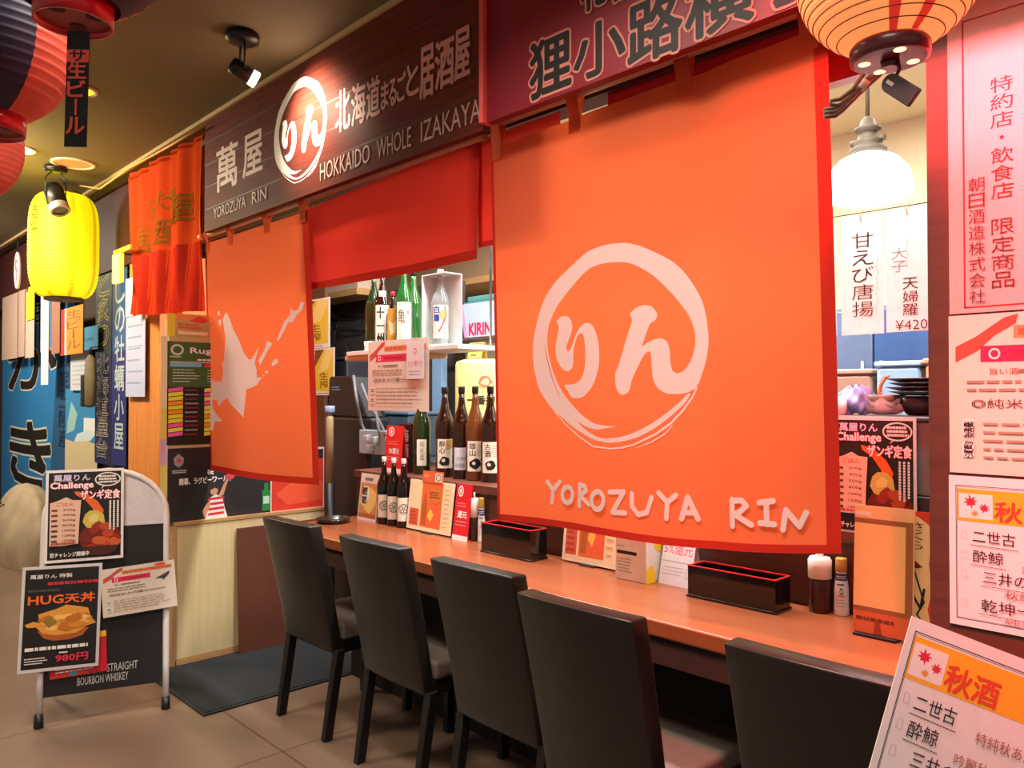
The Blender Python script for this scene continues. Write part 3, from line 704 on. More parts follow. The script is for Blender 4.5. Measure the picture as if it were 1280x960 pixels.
# ================================================================== spotlights and downlights on the ceiling
def spotlight(u, v, aim, label, power, lit=True, scale=1, d=None, col=(1, .86, .66), ang=40):
    p = at(u, v, Z=CEIL); t = thing('spotlight', label, 'spotlight', (p.x, p.y, p.z))
    b = B(); b.lathe([(.062, -.001), (.068, -.006), (.068, -.028), (.05, -.040), (.012, -.044)], seg=32); b.build('ceiling_base', M_blkm, t)
    hs = 1.0 if lit else 1.75; hd = Vector((0, 0, -.155 * scale)); ax = (Vector(aim) - (p + hd)).normalized()
    side = ax.cross(Vector((0, 0, 1))).normalized()
    for s in (-1, 1):
        b = B(); b.tube([side * .030 * s + Vector((0, 0, -.042)), side * .037 * hs * s + Vector((0, 0, -.08)), side * .037 * hs * s + hd], .0042, 8); b.build('yoke_arm', M_blkm, t)
    q = ax.to_track_quat('Z', 'Y').to_matrix().to_4x4() @ Matrix.Diagonal((hs, hs, hs, 1)); q.translation = hd
    b = B(); b.lathe([(.012, -.052), (.030, -.048), (.034, -.03), (.034, .035), (.031, .036)], seg=28, M=q); hdo = b.build('head', M_blkm, t)
    b = B(); b.lathe([(.033, .036), (.0345, .062), (.031, .066), (.026, .062)], seg=28, M=q, cap=False); b.build('rim', mat('frosted_rim', (240, 238, 232), .3, emit=2.2 , noise=0) if lit else mat('brushed_rim', (190, 186, 180), .3, metal=.6), hdo)
    b = B(); b.lathe([(.024, .050), (.029, .056)], seg=24, M=q); b.build('lens', mat('lens_on', (255, 250, 240), .3, emit=9, noise=0) if lit else mat('lens_off', (120, 116, 110), .2), hdo)
    if power:
        s = p + hd + ax * .075; light('spot_beam', 'SPOT', s, power, col, .03, s + ax, spot=ang, blend=1.0)
    return t
sa = at(390, 146, Y=YS)
spotlight(303, 42, sa, 'black ceiling spotlight with lit lens aimed at the brown plank signboard', 60, ang=112)
spotlight(70, 208, (-4.9, 1.6, 1.2), 'black ceiling spotlight hanging in front of the tall yellow lantern', 0, lit=False, scale=1.3)
def downlight(u, v, r, label, col, e):
    p = at(u, v, Z=CEIL); t = thing('downlight', label, 'ceiling light', (p.x, p.y, p.z))
    b = B(); b.lathe([(r, -.0005), (r, -.006), (r * .84, -.010), (r * .82, -.002)], seg=32, cap=False); b.build('trim_ring', mat('ring_white', (222, 206, 180), .4), t)
    b = B(); b.lathe([(r * .81, -.0035), (r * .81, -.003)], seg=28); b.build('lens', mat('down_' + '_'.join(map(str, col)), col, .4, emit=e, noise=0), t)
downlight(97, 112, .09, 'round yellow downlight in the ceiling behind the dangling black strap', (255, 214, 40), 1.3)
downlight(92, 204, .13, 'large tan ceiling disc above the tall yellow lantern', (190, 130, 96), .35)
downlight(22, 186, .10, 'small round bluish-white downlight in the far ceiling', (214, 240, 255), 1.6)

# cable run along the ceiling edge
p = at(125, 232, Y=1.62); t = thing('ceiling_cable', 'thin pale cable running along the ceiling edge above the sheer curtain', 'cable', p)
b = B(); b.tube([at(82, 236, Y=1.62) - p, at(100, 232, Y=1.62) - p, at(125, 236, Y=1.62) - p, at(160, 211, Y=1.64) - p, at(210, 184, Y=1.66) - p, at(254, 158, Y=1.66) - p], .007, 6); b.build('cable', mat('pale_cable', (196, 160, 82), .5), t)

# ================================================================== shared prints
CRM, BLACK, WHT = ink((232, 212, 186)), ink((28, 24, 24)), ink((238, 232, 226))
def notice(w, h, t=.0008, stub=False):
    s = Sheet(w, h, ink((222, 210, 194)), t)
    s.poly([(.03, .80), (.12, .86), (.24, .97), (.30, .99), (.29, .93), (.20, .86), (.13, .77), (.03, .70)], ink((196, 78, 62)))
    s.rect(.28, .84, .96, .92, ink((222, 140, 92))); s.bars(.30, .855, .94, .905, 1, ink((190, 96, 60)), .8, 3, .02)
    s.rect(.14, .70, .66, .80, ink((222, 36, 82))); s.ring(.20, .75, .025, .035, .008, .012, WHT); s.bars(.28, .73, .6, .77, 1, ink((180, 24, 60)), .9, 4, .05)
    n = 16; s.poly([(.80 + (.10 if k % 2 == 0 else .055) * math.cos(2 * PI * k / n), .95 + (.04 if k % 2 == 0 else .022) * math.sin(2 * PI * k / n)) for k in range(n)], ink((226, 70, 40)))
    s.poly([(.72, .66), (.80, .70), (.88, .75), (.93, .78), (.91, .70), (.86, .64), (.83, .60), (.82, .64), (.78, .65)], ink((70, 58, 70)))
    s.text('旨い酒', .18, .62, .30, .66, ink((90, 70, 60)), .0); s.bars(.30, .625, .55, .655, 1, ink((120, 96, 84)), .7, 5)
    s.bars(.08, .50, .70, .60, 2, ink((150, 126, 106)), .35, 6)
    s.text('◎純米大吟醸', .10, .41, .55, .47, ink((84, 66, 56)), .0); s.bars(.56, .42, .88, .46, 1, ink((150, 126, 106)), .5, 7)
    for k in (0, 1): s.rect(.06, .24 - k * .14, .11, .34 - k * .14, WHT); s.bars(.065, .26 - k * .14, .105, .32 - k * .14, 2, BLACK, .6, 8 + k)
    s.bars(.15, .08, .92, .34, 5, ink((160, 136, 112)), .25, 10)
    return s
def chicken(s, cx, cy, rx, ry, seed, n=16, cols=((150, 44, 24), (186, 70, 34), (204, 92, 46), (120, 32, 20))):
    r = random.Random(seed)
    for k in range(n):
        a = r.random() * 2 * PI; q = math.sqrt(r.random()); x, y = cx + rx * q * math.cos(a), cy + ry * q * math.sin(a)
        m = 9; rr = .10 + .05 * r.random(); ph = r.random() * 6
        s.poly([(x + rr * rx * 3 * (1 + .25 * math.sin(3 * b + ph)) * math.cos(b), y + rr * ry * 3 * (1 + .25 * math.cos(2 * b + ph)) * math.sin(b)) for b in [2 * PI * j / m for j in range(m)]], ink(cols[k % len(cols)]))
def challenge(w, h):
    s = Sheet(w, h, ink((234, 228, 226)), .0012)
    s.rect(.035, .03, .965, .97, BLACK); s.layer = 3
    s.poly([(.36, .76), (.50, .74), (.66, .64), (.74, .54), (.72, .46), (.62, .46), (.60, .56), (.50, .66), (.38, .72)], ink((226, 104, 34)))
    s.text('萬屋りん', .10, .875, .56, .945, ink((214, 206, 236)), .05)
    s.text('Challenge', .06, .775, .60, .862, ink((250, 236, 240)), .05, outline=ink((226, 90, 120)), ow=.03)
    s.text('ザンギ定食', .44, .665, .95, .765, ink((252, 232, 232)), .05, outline=ink((216, 50, 70)), ow=.03)
    s.ring(.79, .88, .17, .078, .018, .013, WHT); s.poly([(.72, .80), (.76, .81), (.70, .775)], WHT); s.bars(.67, .835, .92, .93, 3, WHT, .65, 2, .1)
    s.ell(.70, .24, .27, .17, ink((110, 34, 22)))
    s.poly([(.50, .50), (.56, .54), (.66, .54), (.74, .49), (.76, .40), (.66, .33), (.52, .36), (.47, .42)], ink((206, 186, 88))); s.poly([(.54, .46), (.62, .51), (.68, .48), (.66, .42), (.56, .41)], ink((226, 208, 120)))
    chicken(s, .71, .24, .20, .13, 5, 22)
    s.poly([(.46, .15), (.94, .15), (.90, .08), (.80, .05), (.60, .05), (.50, .08)], ink((70, 30, 24)))
    s.poly([(.06, .64), (.16, .665), (.26, .70), (.34, .665), (.45, .66), (.43, .42), (.42, .19), (.22, .175), (.06, .18)], ink((228, 186, 160)))
    s.text('ごはん', .14, .605, .36, .645, ink((196, 70, 80)), .03)
    for k in range(7): y = .545 - k * .055; s.bars(.08, y, .16, y + .028, 1, ink((70, 46, 40)), .8, k, .1); s.text(('300g', '400g', '500g', '800g', '1000g', '1200g', '1500g')[k], .22, y, .38, y + .028, ink((70, 46, 40)), .02)
    s.bars(.08, .19, .40, .215, 1, ink((196, 60, 40)), .8, 9, .05)
    s.vbars(.80, .30, .95, .64, 3, WHT, .5, 4, .3)
    s.text('若チャレンジ開催中', .07, .055, .56, .105, ink((248, 246, 240)), .03)
    return s
def hugposter(w, h):
    s = Sheet(w, h, ink((212, 208, 208)), .0014)
    s.rect(.04, .03, .96, .97, BLACK); s.layer = 3
    s.text('萬屋りん 特製', .10, .88, .62, .92, WHT, .03); s.bars(.32, .81, .96, .845, 1, ink((206, 40, 60)), .8, 3, .02)
    s.bars(.08, .75, .5, .78, 1, ink((70, 84, 60)), .7, 4)
    s.text('HUG', .09, .635, .52, .715, ink((246, 112, 44)), .05); s.text('天丼', .54, .63, .92, .72, ink((246, 112, 44)), .05)
    s.poly([(.22, .38), (.86, .38), (.78, .31), (.62, .28), (.42, .28), (.30, .31)], ink((176, 92, 40)))
    s.poly([(.06, .45), (.16, .475), (.24, .46), (.22, .54), (.32, .56), (.44, .58), (.56, .615), (.70, .595), (.84, .57), (.88, .48), (.95, .42), (.84, .40), (.70, .34), (.44, .33), (.28, .36), (.20, .42), (.10, .42)], ink((226, 158, 56)))
    chicken(s, .55, .46, .26, .085, 11, 16, ((238, 178, 84), (214, 140, 44), (244, 196, 112), (196, 112, 34)))
    s.poly([(.26, .48), (.38, .51), (.46, .46), (.36, .41)], ink((150, 120, 50)))
    s.bars(.08, .195, .86, .235, 1, WHT, .8, 8, .02); s.text('980円', .46, .075, .86, .145, ink((226, 46, 76)), .06); s.bars(.08, .07, .36, .14, 3, WHT, .4, 9)
    s.bars(.50, .155, .62, .172, 1, WHT, .8, 10)
    return s

# ================================================================== A-board sign
F1, F2 = at(48, 910, Z=0), at(207, 886, Z=0)
ax = (F2 - F1); AW = ax.length; ax.normalize(); an = Vector((ax.y, -ax.x, 0))   # front normal
if an.dot(CAM - F1) < 0: an = -an
LEAN = math.radians(9); au = -an * math.sin(LEAN) + Vector((0, 0, 1)) * math.cos(LEAN); anl = an * math.cos(LEAN) + Vector((0, 0, 1)) * math.sin(LEAN)
mid = (F1 + F2) / 2
def bp_(u, v): p = at(u, v, p0=F1, n=anl) - F1; return p.dot(ax), p.dot(au)
AH = bp_(150, 588)[1]; RR = AW / 2
MA = frameM(F1, ax, au)
ab = thing('a_board', 'white tubular A-board sign with black panel standing on the floor', 'sign stand', M=MA)
M_wtube = mat('white_tube', (228, 224, 220), .35, coat=.2, noise=.04)
def arch(w0, w1, zt, r, y0, y1, zlow=.04):
    pts = [(w0, y0, zlow)]; zs = zt - r * .86
    pts += [(w0, y0 + (y1 - y0) * (z / zt), z) for z in [zlow + (zs - zlow) * k / 5 for k in range(1, 6)]]
    c = (w0 + w1) / 2
    for k in range(1, 16):
        a = PI - PI * k / 16; pts.append((c + (w1 - w0) / 2 * math.cos(a), y0 + (y1 - y0), zs + (zt - zs) * math.sin(a)))
    pts += [(w1, y0 + (y1 - y0) * (z / zt), z) for z in [zs - (zs - zlow) * k / 5 for k in range(0, 6)]]
    return pts
b = B(); b.tube(arch(0, AW, AH, RR, 0, 0), .014, 12); b.build('front_frame', M_wtube, ab)
zr = 2 * AH * math.sin(LEAN)
Rm = Matrix.Rotation(2 * LEAN, 4, 'X')
b = B(); b.tube([Vector((0, .02, AH * .98)) + Rm @ Vector((p[0], 0, p[2] - AH * .98)) for p in arch(.02, AW - .02, AH * .97, RR, 0, 0)], .012, 10); b.build('rear_frame', M_wtube, ab)
for x in (0, AW):
    b = B(); b.lathe([(.018, 0), (.019, .004), (.017, .055)], (x, 0, 0), 16); b.build('foot', M_blk, ab)
zb, zp = bp_(130, 862)[1], bp_(190, 655)[1]
s = Sheet(AW - .03, AH * .985 - zb, None, .004); b = B()
zs = AH - RR * .86; cx = AW / 2
def archpts(z0): return [(.013, z0)] + [(AW - .013, z0)] + [(cx + (RR - .012) * math.cos(PI * k / 24), zs + (AH - .012 - zs) * math.sin(PI * k / 24)) for k in range(25)]
b.prism(archpts(zb), -.003, .003); b.build('panel', mat('board_black', (34, 32, 32), .45), ab)
b = B(); b.prism(archpts(zp), -.0045, -.0032); b.build('header_panel', mat('board_white', (214, 210, 214), .4), ab)
xk_, xl_ = bp_(86, 860)[0], bp_(172, 846)[0]
s = Sheet(xl_ - xk_, .085); s.text('KENTUCKY STRAIGHT', .0, .55, 1, .95, ink((206, 204, 204)), .02); s.text('BOURBON WHISKEY', .12, .05, .86, .45, ink((206, 204, 204)), .02)
x_, z_ = bp_(86, 860); o = s.mesh('lettering', ab); o.location = (x_, -.0045, z_)
def on_board(sh_fn, BLp, BRp, TLp, off, name, label, cat):
    P = [at(*q, p0=F1 + anl * off, n=anl) for q in (BLp, BRp, TLp)]
    x, y = P[1] - P[0], P[2] - P[0]; s = sh_fn(x.length, (y - x.normalized() * y.dot(x.normalized())).length)
    return tag(s.mesh(name, M=frameM(P[0], x, y)), label, cat)
def promo(w, h):
    s = Sheet(w, h, ink((206, 30, 56)), .001); s.rect(.5, .86, 1, 1, ink((244, 196, 40))); s.rect(0, 0, .66, .08, ink((226, 70, 44))); s.ell(.4, .06, .07, .05, ink((70, 160, 200))); s.bars(.1, .1, .9, .3, 3, WHT, .5, 3); return s
on_board(promo, (62, 850), (134, 838), (62, 798), .012, 'promo_card', 'red promotional card half hidden behind the tempura bowl poster', 'poster')
on_board(challenge, (55, 705), (154, 697), (67, 588), .022, 'food_poster', 'fried chicken challenge poster clipped high on the A-board', 'poster')
on_board(hugposter, (21, 843), (123, 832), (36, 709), .026, 'food_poster', 'black tempura bowl poster hung low on the A-board', 'poster')
on_board(notice, (129, 773), (222, 757), (124, 713), .030, 'notice_sheet', 'cream landscape notice with magenta bar, taped to the A-board', 'notice')

# ================================================================== posters on the partition (face +X)
def onX(sh_fn, BLp, BRp, TLp, X, name, label, cat, group=None):
    P = [at(*q, X=X) for q in (BLp, BRp, TLp)]
    x = Vector((0, P[1].y - P[0].y, 0)); h = P[2].z - P[0].z
    s = sh_fn(abs(x.y), h); return tag(s.mesh(name, M=frameM(P[0], x, (0, 0, 1))), label, cat, group)
XB = XP - .03
def rugby_top(w, h):
    s = Sheet(w, h, BLACK, .0012); s.rect(0, .56, 1, 1, ink((62, 98, 52)))
    s.layer = 3
    s.ring(.08, .92, .045, .055, .015, .02, ink((196, 206, 190))); s.bars(.03, .845, .13, .86, 1, ink((196, 206, 190)), .8, 2)
    s.text('Rugby', .17, .875, .42, .945, WHT, .05); s.text('World', .45, .88, .66, .945, WHT, .05)
    s.bars(.22, .815, .55, .84, 1, WHT, .7, 3); s.rect(.03, .80, .97, .806, WHT)
    for k, c in enumerate(((120, 176, 208), (214, 60, 74), (120, 176, 208), (214, 60, 74))):
        s.rect(.03 + k * .24, .755, .25 + k * .24, .795, ink(c)); s.bars(.05 + k * .24, .60, .24 + k * .24, .74, 5, ink((214, 222, 210)), .25, 5 + k, .4)
    for c in range(4):
        x = .02 + c * .25
        for k in range(11):
            y = .51 - k * .043; col = ((226, 220, 60), (236, 150, 40), (230, 90, 170))[0 if (k * 3 + c) % 5 not in (0, 4) else (1 if (k + c) % 2 else 2)]
            s.quad([(x, y), (x + .10, y + .014), (x + .10, y + .05), (x, y + .036)], ink(col))
            s.layer -= 1
            s.bars(x + .115, y + .008, x + .21, y + .03, 1, ink((170, 160, 160)) if k % 2 else ink((150, 44, 50)), .6, k + c * 20, .15); s.layer -= 1
    s.up(); return s
def rugby_low(w, h):
    s = Sheet(w, h, ink((40, 36, 38)), .0014)
    s.poly([(.05, .86), (.09, .93), (.14, .86), (.13, .78), (.095, .74), (.06, .78)], ink((150, 146, 156))); s.ell(.095, .83, .02, .03, ink((206, 60, 70)))
    s.bars(.04, .66, .16, .71, 2, ink((200, 198, 204)), .6, 3, .05)
    s.text('開幕、ラグビー', .10, .50, .38, .59, WHT, .05); s.text('ワールド', .39, .51, .58, .59, WHT, .04)
    s.text('祝', .34, .62, .40, .69, WHT, .04)
    # sportsman in a striped shirt reaching up to a ball
    SK, RD2 = ink((196, 140, 112)), ink((196, 40, 52))
    s.poly([(.33, .0), (.345, .18), (.37, .30), (.42, .34), (.48, .30), (.50, .16), (.53, .0)], ink((226, 214, 210)))
    for y in (.05, .12, .19, .26): s.quad([(.35, y), (.50, y + .01), (.495, y + .045), (.355, y + .035)], RD2); s.layer -= 1
    s.up(); s.poly([(.44, .30), (.49, .32), (.515, .44), (.54, .54), (.52, .56), (.485, .45)], SK); s.poly([(.33, .0), (.30, .12), (.33, .2), (.37, .27), (.375, .2), (.345, .1)], SK)
    s.ell(.405, .39, .035, .06, SK); s.poly([(.37, .40), (.375, .455), (.41, .475), (.44, .45), (.44, .41), (.41, .43)], ink((50, 36, 30)))
    s.poly([(.50, .56), (.52, .61), (.56, .62), (.60, .58), (.58, .535), (.53, .525)], ink((206, 70, 90)))
    s.rect(.86, .04, .94, .34, ink((36, 132, 60))); s.rect(.88, .34, .92, .44, ink((36, 132, 60))); s.rect(.87, .14, .93, .25, ink((180, 214, 190)))
    return s
def beerp(w, h):
    s = Sheet(w, h, ink((236, 148, 82)), .001); s.rect(0, 0, .18, 1, ink((230, 200, 60))); s.poly([(.5, .7), (.75, .95), (1, .8), (.85, .62)], ink((222, 72, 56))); s.bars(.25, .35, .9, .6, 2, ink((206, 84, 50)), .7, 2); s.rect(.25, .1, .95, .25, ink((240, 206, 170))); return s
onX(beerp, (209, 420), (262, 420), (209, 391), XB, 'beer_poster', 'orange poster strip directly above the green tournament chart', 'poster')
onX(rugby_top, (206, 557), (372, 566), (206, 426), XB + .002, 'tournament_chart', 'green and black tournament chart covered in yellow and pink sticky tabs', 'poster')
onX(rugby_low, (209, 655), (345, 632), (209, 561), XB + .006, 'sports_poster', 'black sports poster of a striped player, standing on the cream partition', 'poster')
def strip(w, h): s = Sheet(w, h, ink((222, 206, 110)), .001); s.rect(0, .55, 1, 1, ink((226, 214, 178))); s.rect(0, .2, 1, .36, ink((206, 170, 206))); return s
onX(strip, (200, 622), (208, 622), (200, 420), XP - .02, 'paper_strip', 'narrow pale yellow paper strip beside the green tournament chart', 'poster')
# brown board leaning on the partition, framed print at the counter's end
P1, P2, P3 = at(299, 798, X=XP + .06), at(352, 790, X=XP + .06), at(291, 661, X=XP + .012)
t = thing('leaning_board', 'dark brown board leaning on the cream partition behind the first chair', 'board', (P1.x, P1.y, 0.002))
b = B(); L = math.atan2(.045, P3.z); Mr = Matrix.Rotation(-L, 4, 'Y'); b.box(0, .012, 0, .52, 0, P3.z, .002, M=Mr); b.build('sheet', mat('brown_board', (96, 52, 38), .5), t)
def redprint(w, h):
    s = Sheet(w, h, ink((214, 208, 204)), .012); s.rect(.02, .04, .98, .97, ink((206, 54, 36))); s.rect(.02, .82, .98, .97, ink((40, 36, 38))); s.poly([(.1, .3), (.5, .55), (.98, .45), (.98, .15), (.3, .12)], ink((224, 84, 48))); s.bars(.45, .85, .95, .94, 1, WHT, .6, 2); return s
onX(redprint, (338, 643), (405, 634), (338, 562), XP - .016, 'framed_print', 'grey-framed red print standing on the partition behind the island map curtain', 'picture')

# ================================================================== chairs
M_lea = mat('dark_leather', (23, 17, 12), .5, coat=.6, noise=.12, scale=60, bump=.12)
_b = M_lea.node_tree.nodes['Principled BSDF']; _b.inputs['Coat Weight'].default_value = .4; _b.inputs['Specular IOR Level'].default_value = .3; _b.inputs['Coat Roughness'].default_value = .3; _b.inputs['Coat IOR'].default_value = 1.6; _b.inputs['Sheen Weight'].default_value = .06; _b.inputs['Sheen Roughness'].default_value = .3
M_leg = mat('black_wood', (20, 17, 16), .4, noise=.1)
def make_chair(label):
    t = thing('dining_chair', label, 'chair', group=None)
    Wt, Wb, H0, H1 = .385, .375, .355, .886
    def back(s):
        b = B()
        n, m = 10, 12
        def pt(a, c, side):
            z = H0 + (H1 - H0) * c; hw = (Wb + (Wt - Wb) * c) / 2; x = (a - .5) * 2 * hw
            y = -.085 * c ** 1.15 + .028 * (1 - c) - .030 * (1 - (2 * a - 1) ** 2) * (.35 + .65 * c)   # leans back and bows
            th = .052 + .010 * c
            return Vector((x, y + (th if side else 0), z - .008 * (2 * a - 1) ** 2 * c))
        f = [[b.bm.verts.new(pt(i / n, j / m, 0)) for i in range(n + 1)] for j in range(m + 1)]
        g = [[b.bm.verts.new(pt(i / n, j / m, 1)) for i in range(n + 1)] for j in range(m + 1)]
        fs = []
        for j in range(m):
            for i in range(n):
                fs.append(b.bm.faces.new((f[j][i], f[j][i + 1], f[j + 1][i + 1], f[j + 1][i]))); fs.append(b.bm.faces.new((g[j][i + 1], g[j][i], g[j + 1][i], g[j + 1][i + 1])))
            fs.append(b.bm.faces.new((f[j + 1][0], g[j + 1][0], g[j][0], f[j][0]))); fs.append(b.bm.faces.new((f[j][n], g[j][n], g[j + 1][n], f[j + 1][n])))
        for i in range(n):
            fs.append(b.bm.faces.new((f[m][i], f[m][i + 1], g[m][i + 1], g[m][i]))); fs.append(b.bm.faces.new((f[0][i + 1], f[0][i], g[0][i], g[0][i + 1])))
        b._done(fs, True)
        bmesh.ops.recalc_face_normals(b.bm, faces=b.bm.faces[:])
        sharp = [e for e in b.bm.edges if len(e.link_faces) == 2 and e.calc_face_angle() > .8]
        r = bmesh.ops.bevel(b.bm, geom=sharp, offset=.007, segments=3, affect='EDGES', profile=.5)
        for q in r['faces']: q.smooth = True
        return b
    back(0).build('backrest', M_lea, t)
    b = B(); b.box(-.195, .195, .075, .475, .39, .455, .018, seg=3); b.build('seat', mat('seat_leather', (112, 100, 90), .42, coat=.2, noise=.08, scale=50), t)
    b = B(); b.box(-.185, .185, .05, .46, .335, .388, .004); b.build('seat_frame', M_leg, t)
    for sx in (-1, 1):
        b = B(); b.prism([(sx * .19 - .019, .36), (sx * .19 + .019, .36), (sx * .185 + .014, 0), (sx * .185 - .014, 0)], -.019, .019, bev=.002)
        for v in b.bm.verts: v.co.y += .062 - .055 * (1 - v.co.z / .36)
        b.build('leg', M_leg, t)
        b = B(); b.prism([(sx * .165 - .018, .336), (sx * .165 + .018, .336), (sx * .165 + .014, 0), (sx * .165 - .014, 0)], -.018, .018, bev=.002)
        for v in b.bm.verts: v.co.y += .43
        b.build('leg', M_leg, t)
    return t
CH = [(-3.02, 1.665, .02, 'dark leather dining chair standing beside the door mat, first at the counter'),
      (-2.395, 1.66, .0, 'dark leather dining chair drawn up between the mat-side chair and the middle one'),
      (-1.825, 1.65, .0, 'dark leather dining chair in the middle of the five, before the menu stands'),
      (-1.315, 1.545, .0, 'dark leather dining chair pulled out slightly under the round emblem curtain'),
      (-.705, 1.565, .0, 'dark leather dining chair partly hidden by the tilted autumn menu board')]
c0 = make_chair(CH[0][3])
for i, (x, y, rz, lab) in enumerate(CH):
    o = c0 if i == 0 else dup(c0, label=lab)
    o.location = (x, y - .0, 0); o.rotation_euler = (0, 0, rz); o['group'] = 'dining chairs along the counter'

# ================================================================== posters on the brown wall at the right
YP = 1.797
def onY(s, x, z, Y, name, label, cat, group=None): return tag(s.mesh(name, M=frameM((x, Y, z), (1, 0, 0), (0, 0, 1))), label, cat, group)
PINKP = ink((206, 170, 164)); FRM = ink((150, 34, 40))
xa, za, zt_ = at(1187, 392, Y=YP).x, at(1187, 393, Y=YP).z, 2.235
W1 = .30; H1_ = zt_ - za
def fP(u, v): p = at(u, v, Y=YP); return (p.x - xa) / W1, (p.z - za) / H1_
s = Sheet(W1, H1_, PINKP, .001)
q0, q1 = fP(1205, 386), fP(1205, 26); s.frame(q0[0], q0[1], .94, q1[1], .0035, FRM)
TX = ink((92, 40, 40)); a, b_ = fP(1240, 362), fP(1266, 90)
s.vtext('特約店・飲食店 限定商品', a[0], b_[0], b_[1], a[1], TX, .0)
a, b_ = fP(1212, 381), fP(1231, 219); s.vtext('朝日酒造株式会社', a[0], b_[0], b_[1], a[1], TX, -.004)
onY(s, xa, za, YP, 'wall_poster', 'tall pink poster with two columns of vertical characters in a red frame', 'poster')
zb_ = at(1187, 590, Y=YP).z
s = notice(.42, za - .004 - zb_, .001); s.vtext('獺祭', .065, .11, .34, .09, BLACK, .0)
onY(s, xa - .002, zb_, YP, 'notice_sheet', 'large notice with red ribbon print, fixed under the vertical character poster', 'notice')
def maple(s, cx, cy, r, m, rot=0, asp=1):
    pts = []
    for k, (a, q) in enumerate(((90, 1), (72, .45), (48, .85), (35, .42), (10, .8), (0, .38), (-30, .55), (-70, .3), (-90, .75), (-110, .3), (-150, .55), (180, .38), (170, .8), (145, .42), (132, .85), (108, .45))):
        aa = math.radians(a + rot); pts.append((cx + r * q * math.cos(aa), cy + r * q * math.sin(aa) * asp))
    s.poly(pts, m)
def autumn(w, h, full=True):
    s = Sheet(w, h, ink((232, 226, 226)), .002); asp = w / h; OG = ink((244, 176, 40))
    s.frame(.030, .045, .975, .938, .0014, BLACK); s.frame(.036, .053, .969, .928, .0007, BLACK)
    s.rect(.038, .70, .967, .915, OG); s.rect(.045, .722, .192, .885, ink((238, 228, 226)))
    maple(s, .098, .825, .044, ink((214, 40, 60)), 10, asp); maple(s, .155, .79, .034, ink((222, 44, 70)), -15, asp); maple(s, .115, .752, .024, ink((230, 150, 50)), 5, asp)
    RE, BR_ = ink((222, 70, 44)), ink((150, 96, 84))
    s.text('秋酒', .20, .715, .43, .845, RE, .04); s.text('入荷', .555, .72, .77, .85, ink((190, 150, 160)), .02); s.text('しました', .79, .74, .95, .83, ink((190, 150, 160)), .02)
    for t, y, x0, x1 in (('二世古', .565, .105, .285), ('酔鯨', .435, .105, .235), ('三井の寿', .305, .15, .40), ('乾坤一', .12, .14, .36)):
        s.text(t, x0, y, x1, y + .082, BLACK, .02); s.stroke([(x0 - .01, y - .018), (x1 + .01, y - .024)], .0012, BLACK)
        s.frame(.055, y + .02, .08, y + .07, .0008, ink((196, 186, 184)))
    s.text('特純秋あがり', .378, .525, .67, .585, BR_, .0); s.text('吟麗秋あがり', .315, .39, .60, .45, BR_, .0)
    s.text('秋純吟', .24, .225, .42, .28, BR_, .0); s.text('純米吟醸', .24, .064, .50, .10, BR_, .0)
    return s
zc_ = at(1185, 778, Y=YP).z
s = autumn(.42, zb_ - .006 - zc_)
onY(s, xa - .004, zc_, YP - .001, 'autumn_menu', 'white autumn sake menu with maple leaves, lowest on the brown wall', 'menu')

# near tilted copy on a stand
TLm = at(1140, 770, d=1.2)
rx = (at(1280, 824, d=1.18) - TLm).normalized(); dn = (at(1067, 957, d=1.16) - TLm).normalized()
uz = -(dn - rx * dn.dot(rx)).normalized()
HM, WM = .30, .345
orig = TLm - uz * HM
Mm = frameM(orig, rx, uz)
base = orig + rx * WM / 2
ms = thing('menu_stand', 'tilted white autumn sake menu board on a floor stand before the last chair', 'menu stand', M=Mm)
o = autumn(WM, HM).mesh('menu_sheet', ms)
b = B(); b.box(.004, WM - .004, .0024, .009, .004, HM - .004, .002); b.build('backing_board', mat('menu_backing', (70, 62, 58), .6), ms)
Mi = Mm.inverted()
cp = Mi @ (orig + rx * WM * .5 + uz * HM * .4); ctop = Vector((WM * .5, .012, HM * .45)); wtop = Mm @ ctop; wtop2 = wtop - Vector(Mm.col[1][:3]) * -.03
b = B(); b.tube([Mi @ (wtop), Mi @ wtop2, Mi @ (wtop2 + Vector((0, 0, -.06))), Mi @ Vector((wtop2.x, wtop2.y, .02))], .012, 12); b.build('pole', M_blkm, ms)
R4 = Mi
b = B(); b.lathe([(.15, .002), (.15, .014), (.03, .024), (.014, .04)], (wtop2.x, wtop2.y, 0), 32, M=Mi); b.build('base', M_blkm, ms)

# ================================================================== things on the counter
def cp_(u, v): p = at(u, v, Z=CT); return p
def xw(uL, uR, Y): return at(uL, 480, Y=Y).x, at(uR, 480, Y=Y).x
def zat(u, v, Y): return at(u, v, Y=Y).z
def front(name, label, cat, uL, uR, Y, z, sheet_fn, vtop, um=None, lean=.10, rz=0, group=None, t=True):
    x0, x1 = xw(uL, uR, Y); h = zat((uL + uR) / 2 if um is None else um, vtop, Y) - z
    return x0, x1, h
def cyl_label(parent, r, z0, s, a0, name='label'):
    o = s.mesh(name, parent, fn=lambda c: Vector(((r + .0009 - c.y) * math.cos(a0 + (c.x - s.w / 2) / r), (r + .0009 - c.y) * math.sin(a0 + (c.x - s.w / 2) / r), z0 + c.z)), maxlen=r * .25); return o
G_brown = mat('brown_glass', (46, 22, 10), .06, noise=.1, scale=6, coat=.6, trans=.25); G_amber = mat('amber_glass', (122, 66, 30), .06, noise=.1, scale=6, coat=.6, trans=.25)
G_green = mat('green_glass', (34, 110, 44), .06, noise=.1, scale=6, coat=.6, trans=.3); G_dgreen = mat('dark_green_glass', (40, 60, 26), .06, noise=.1, scale=6, coat=.6, trans=.3)
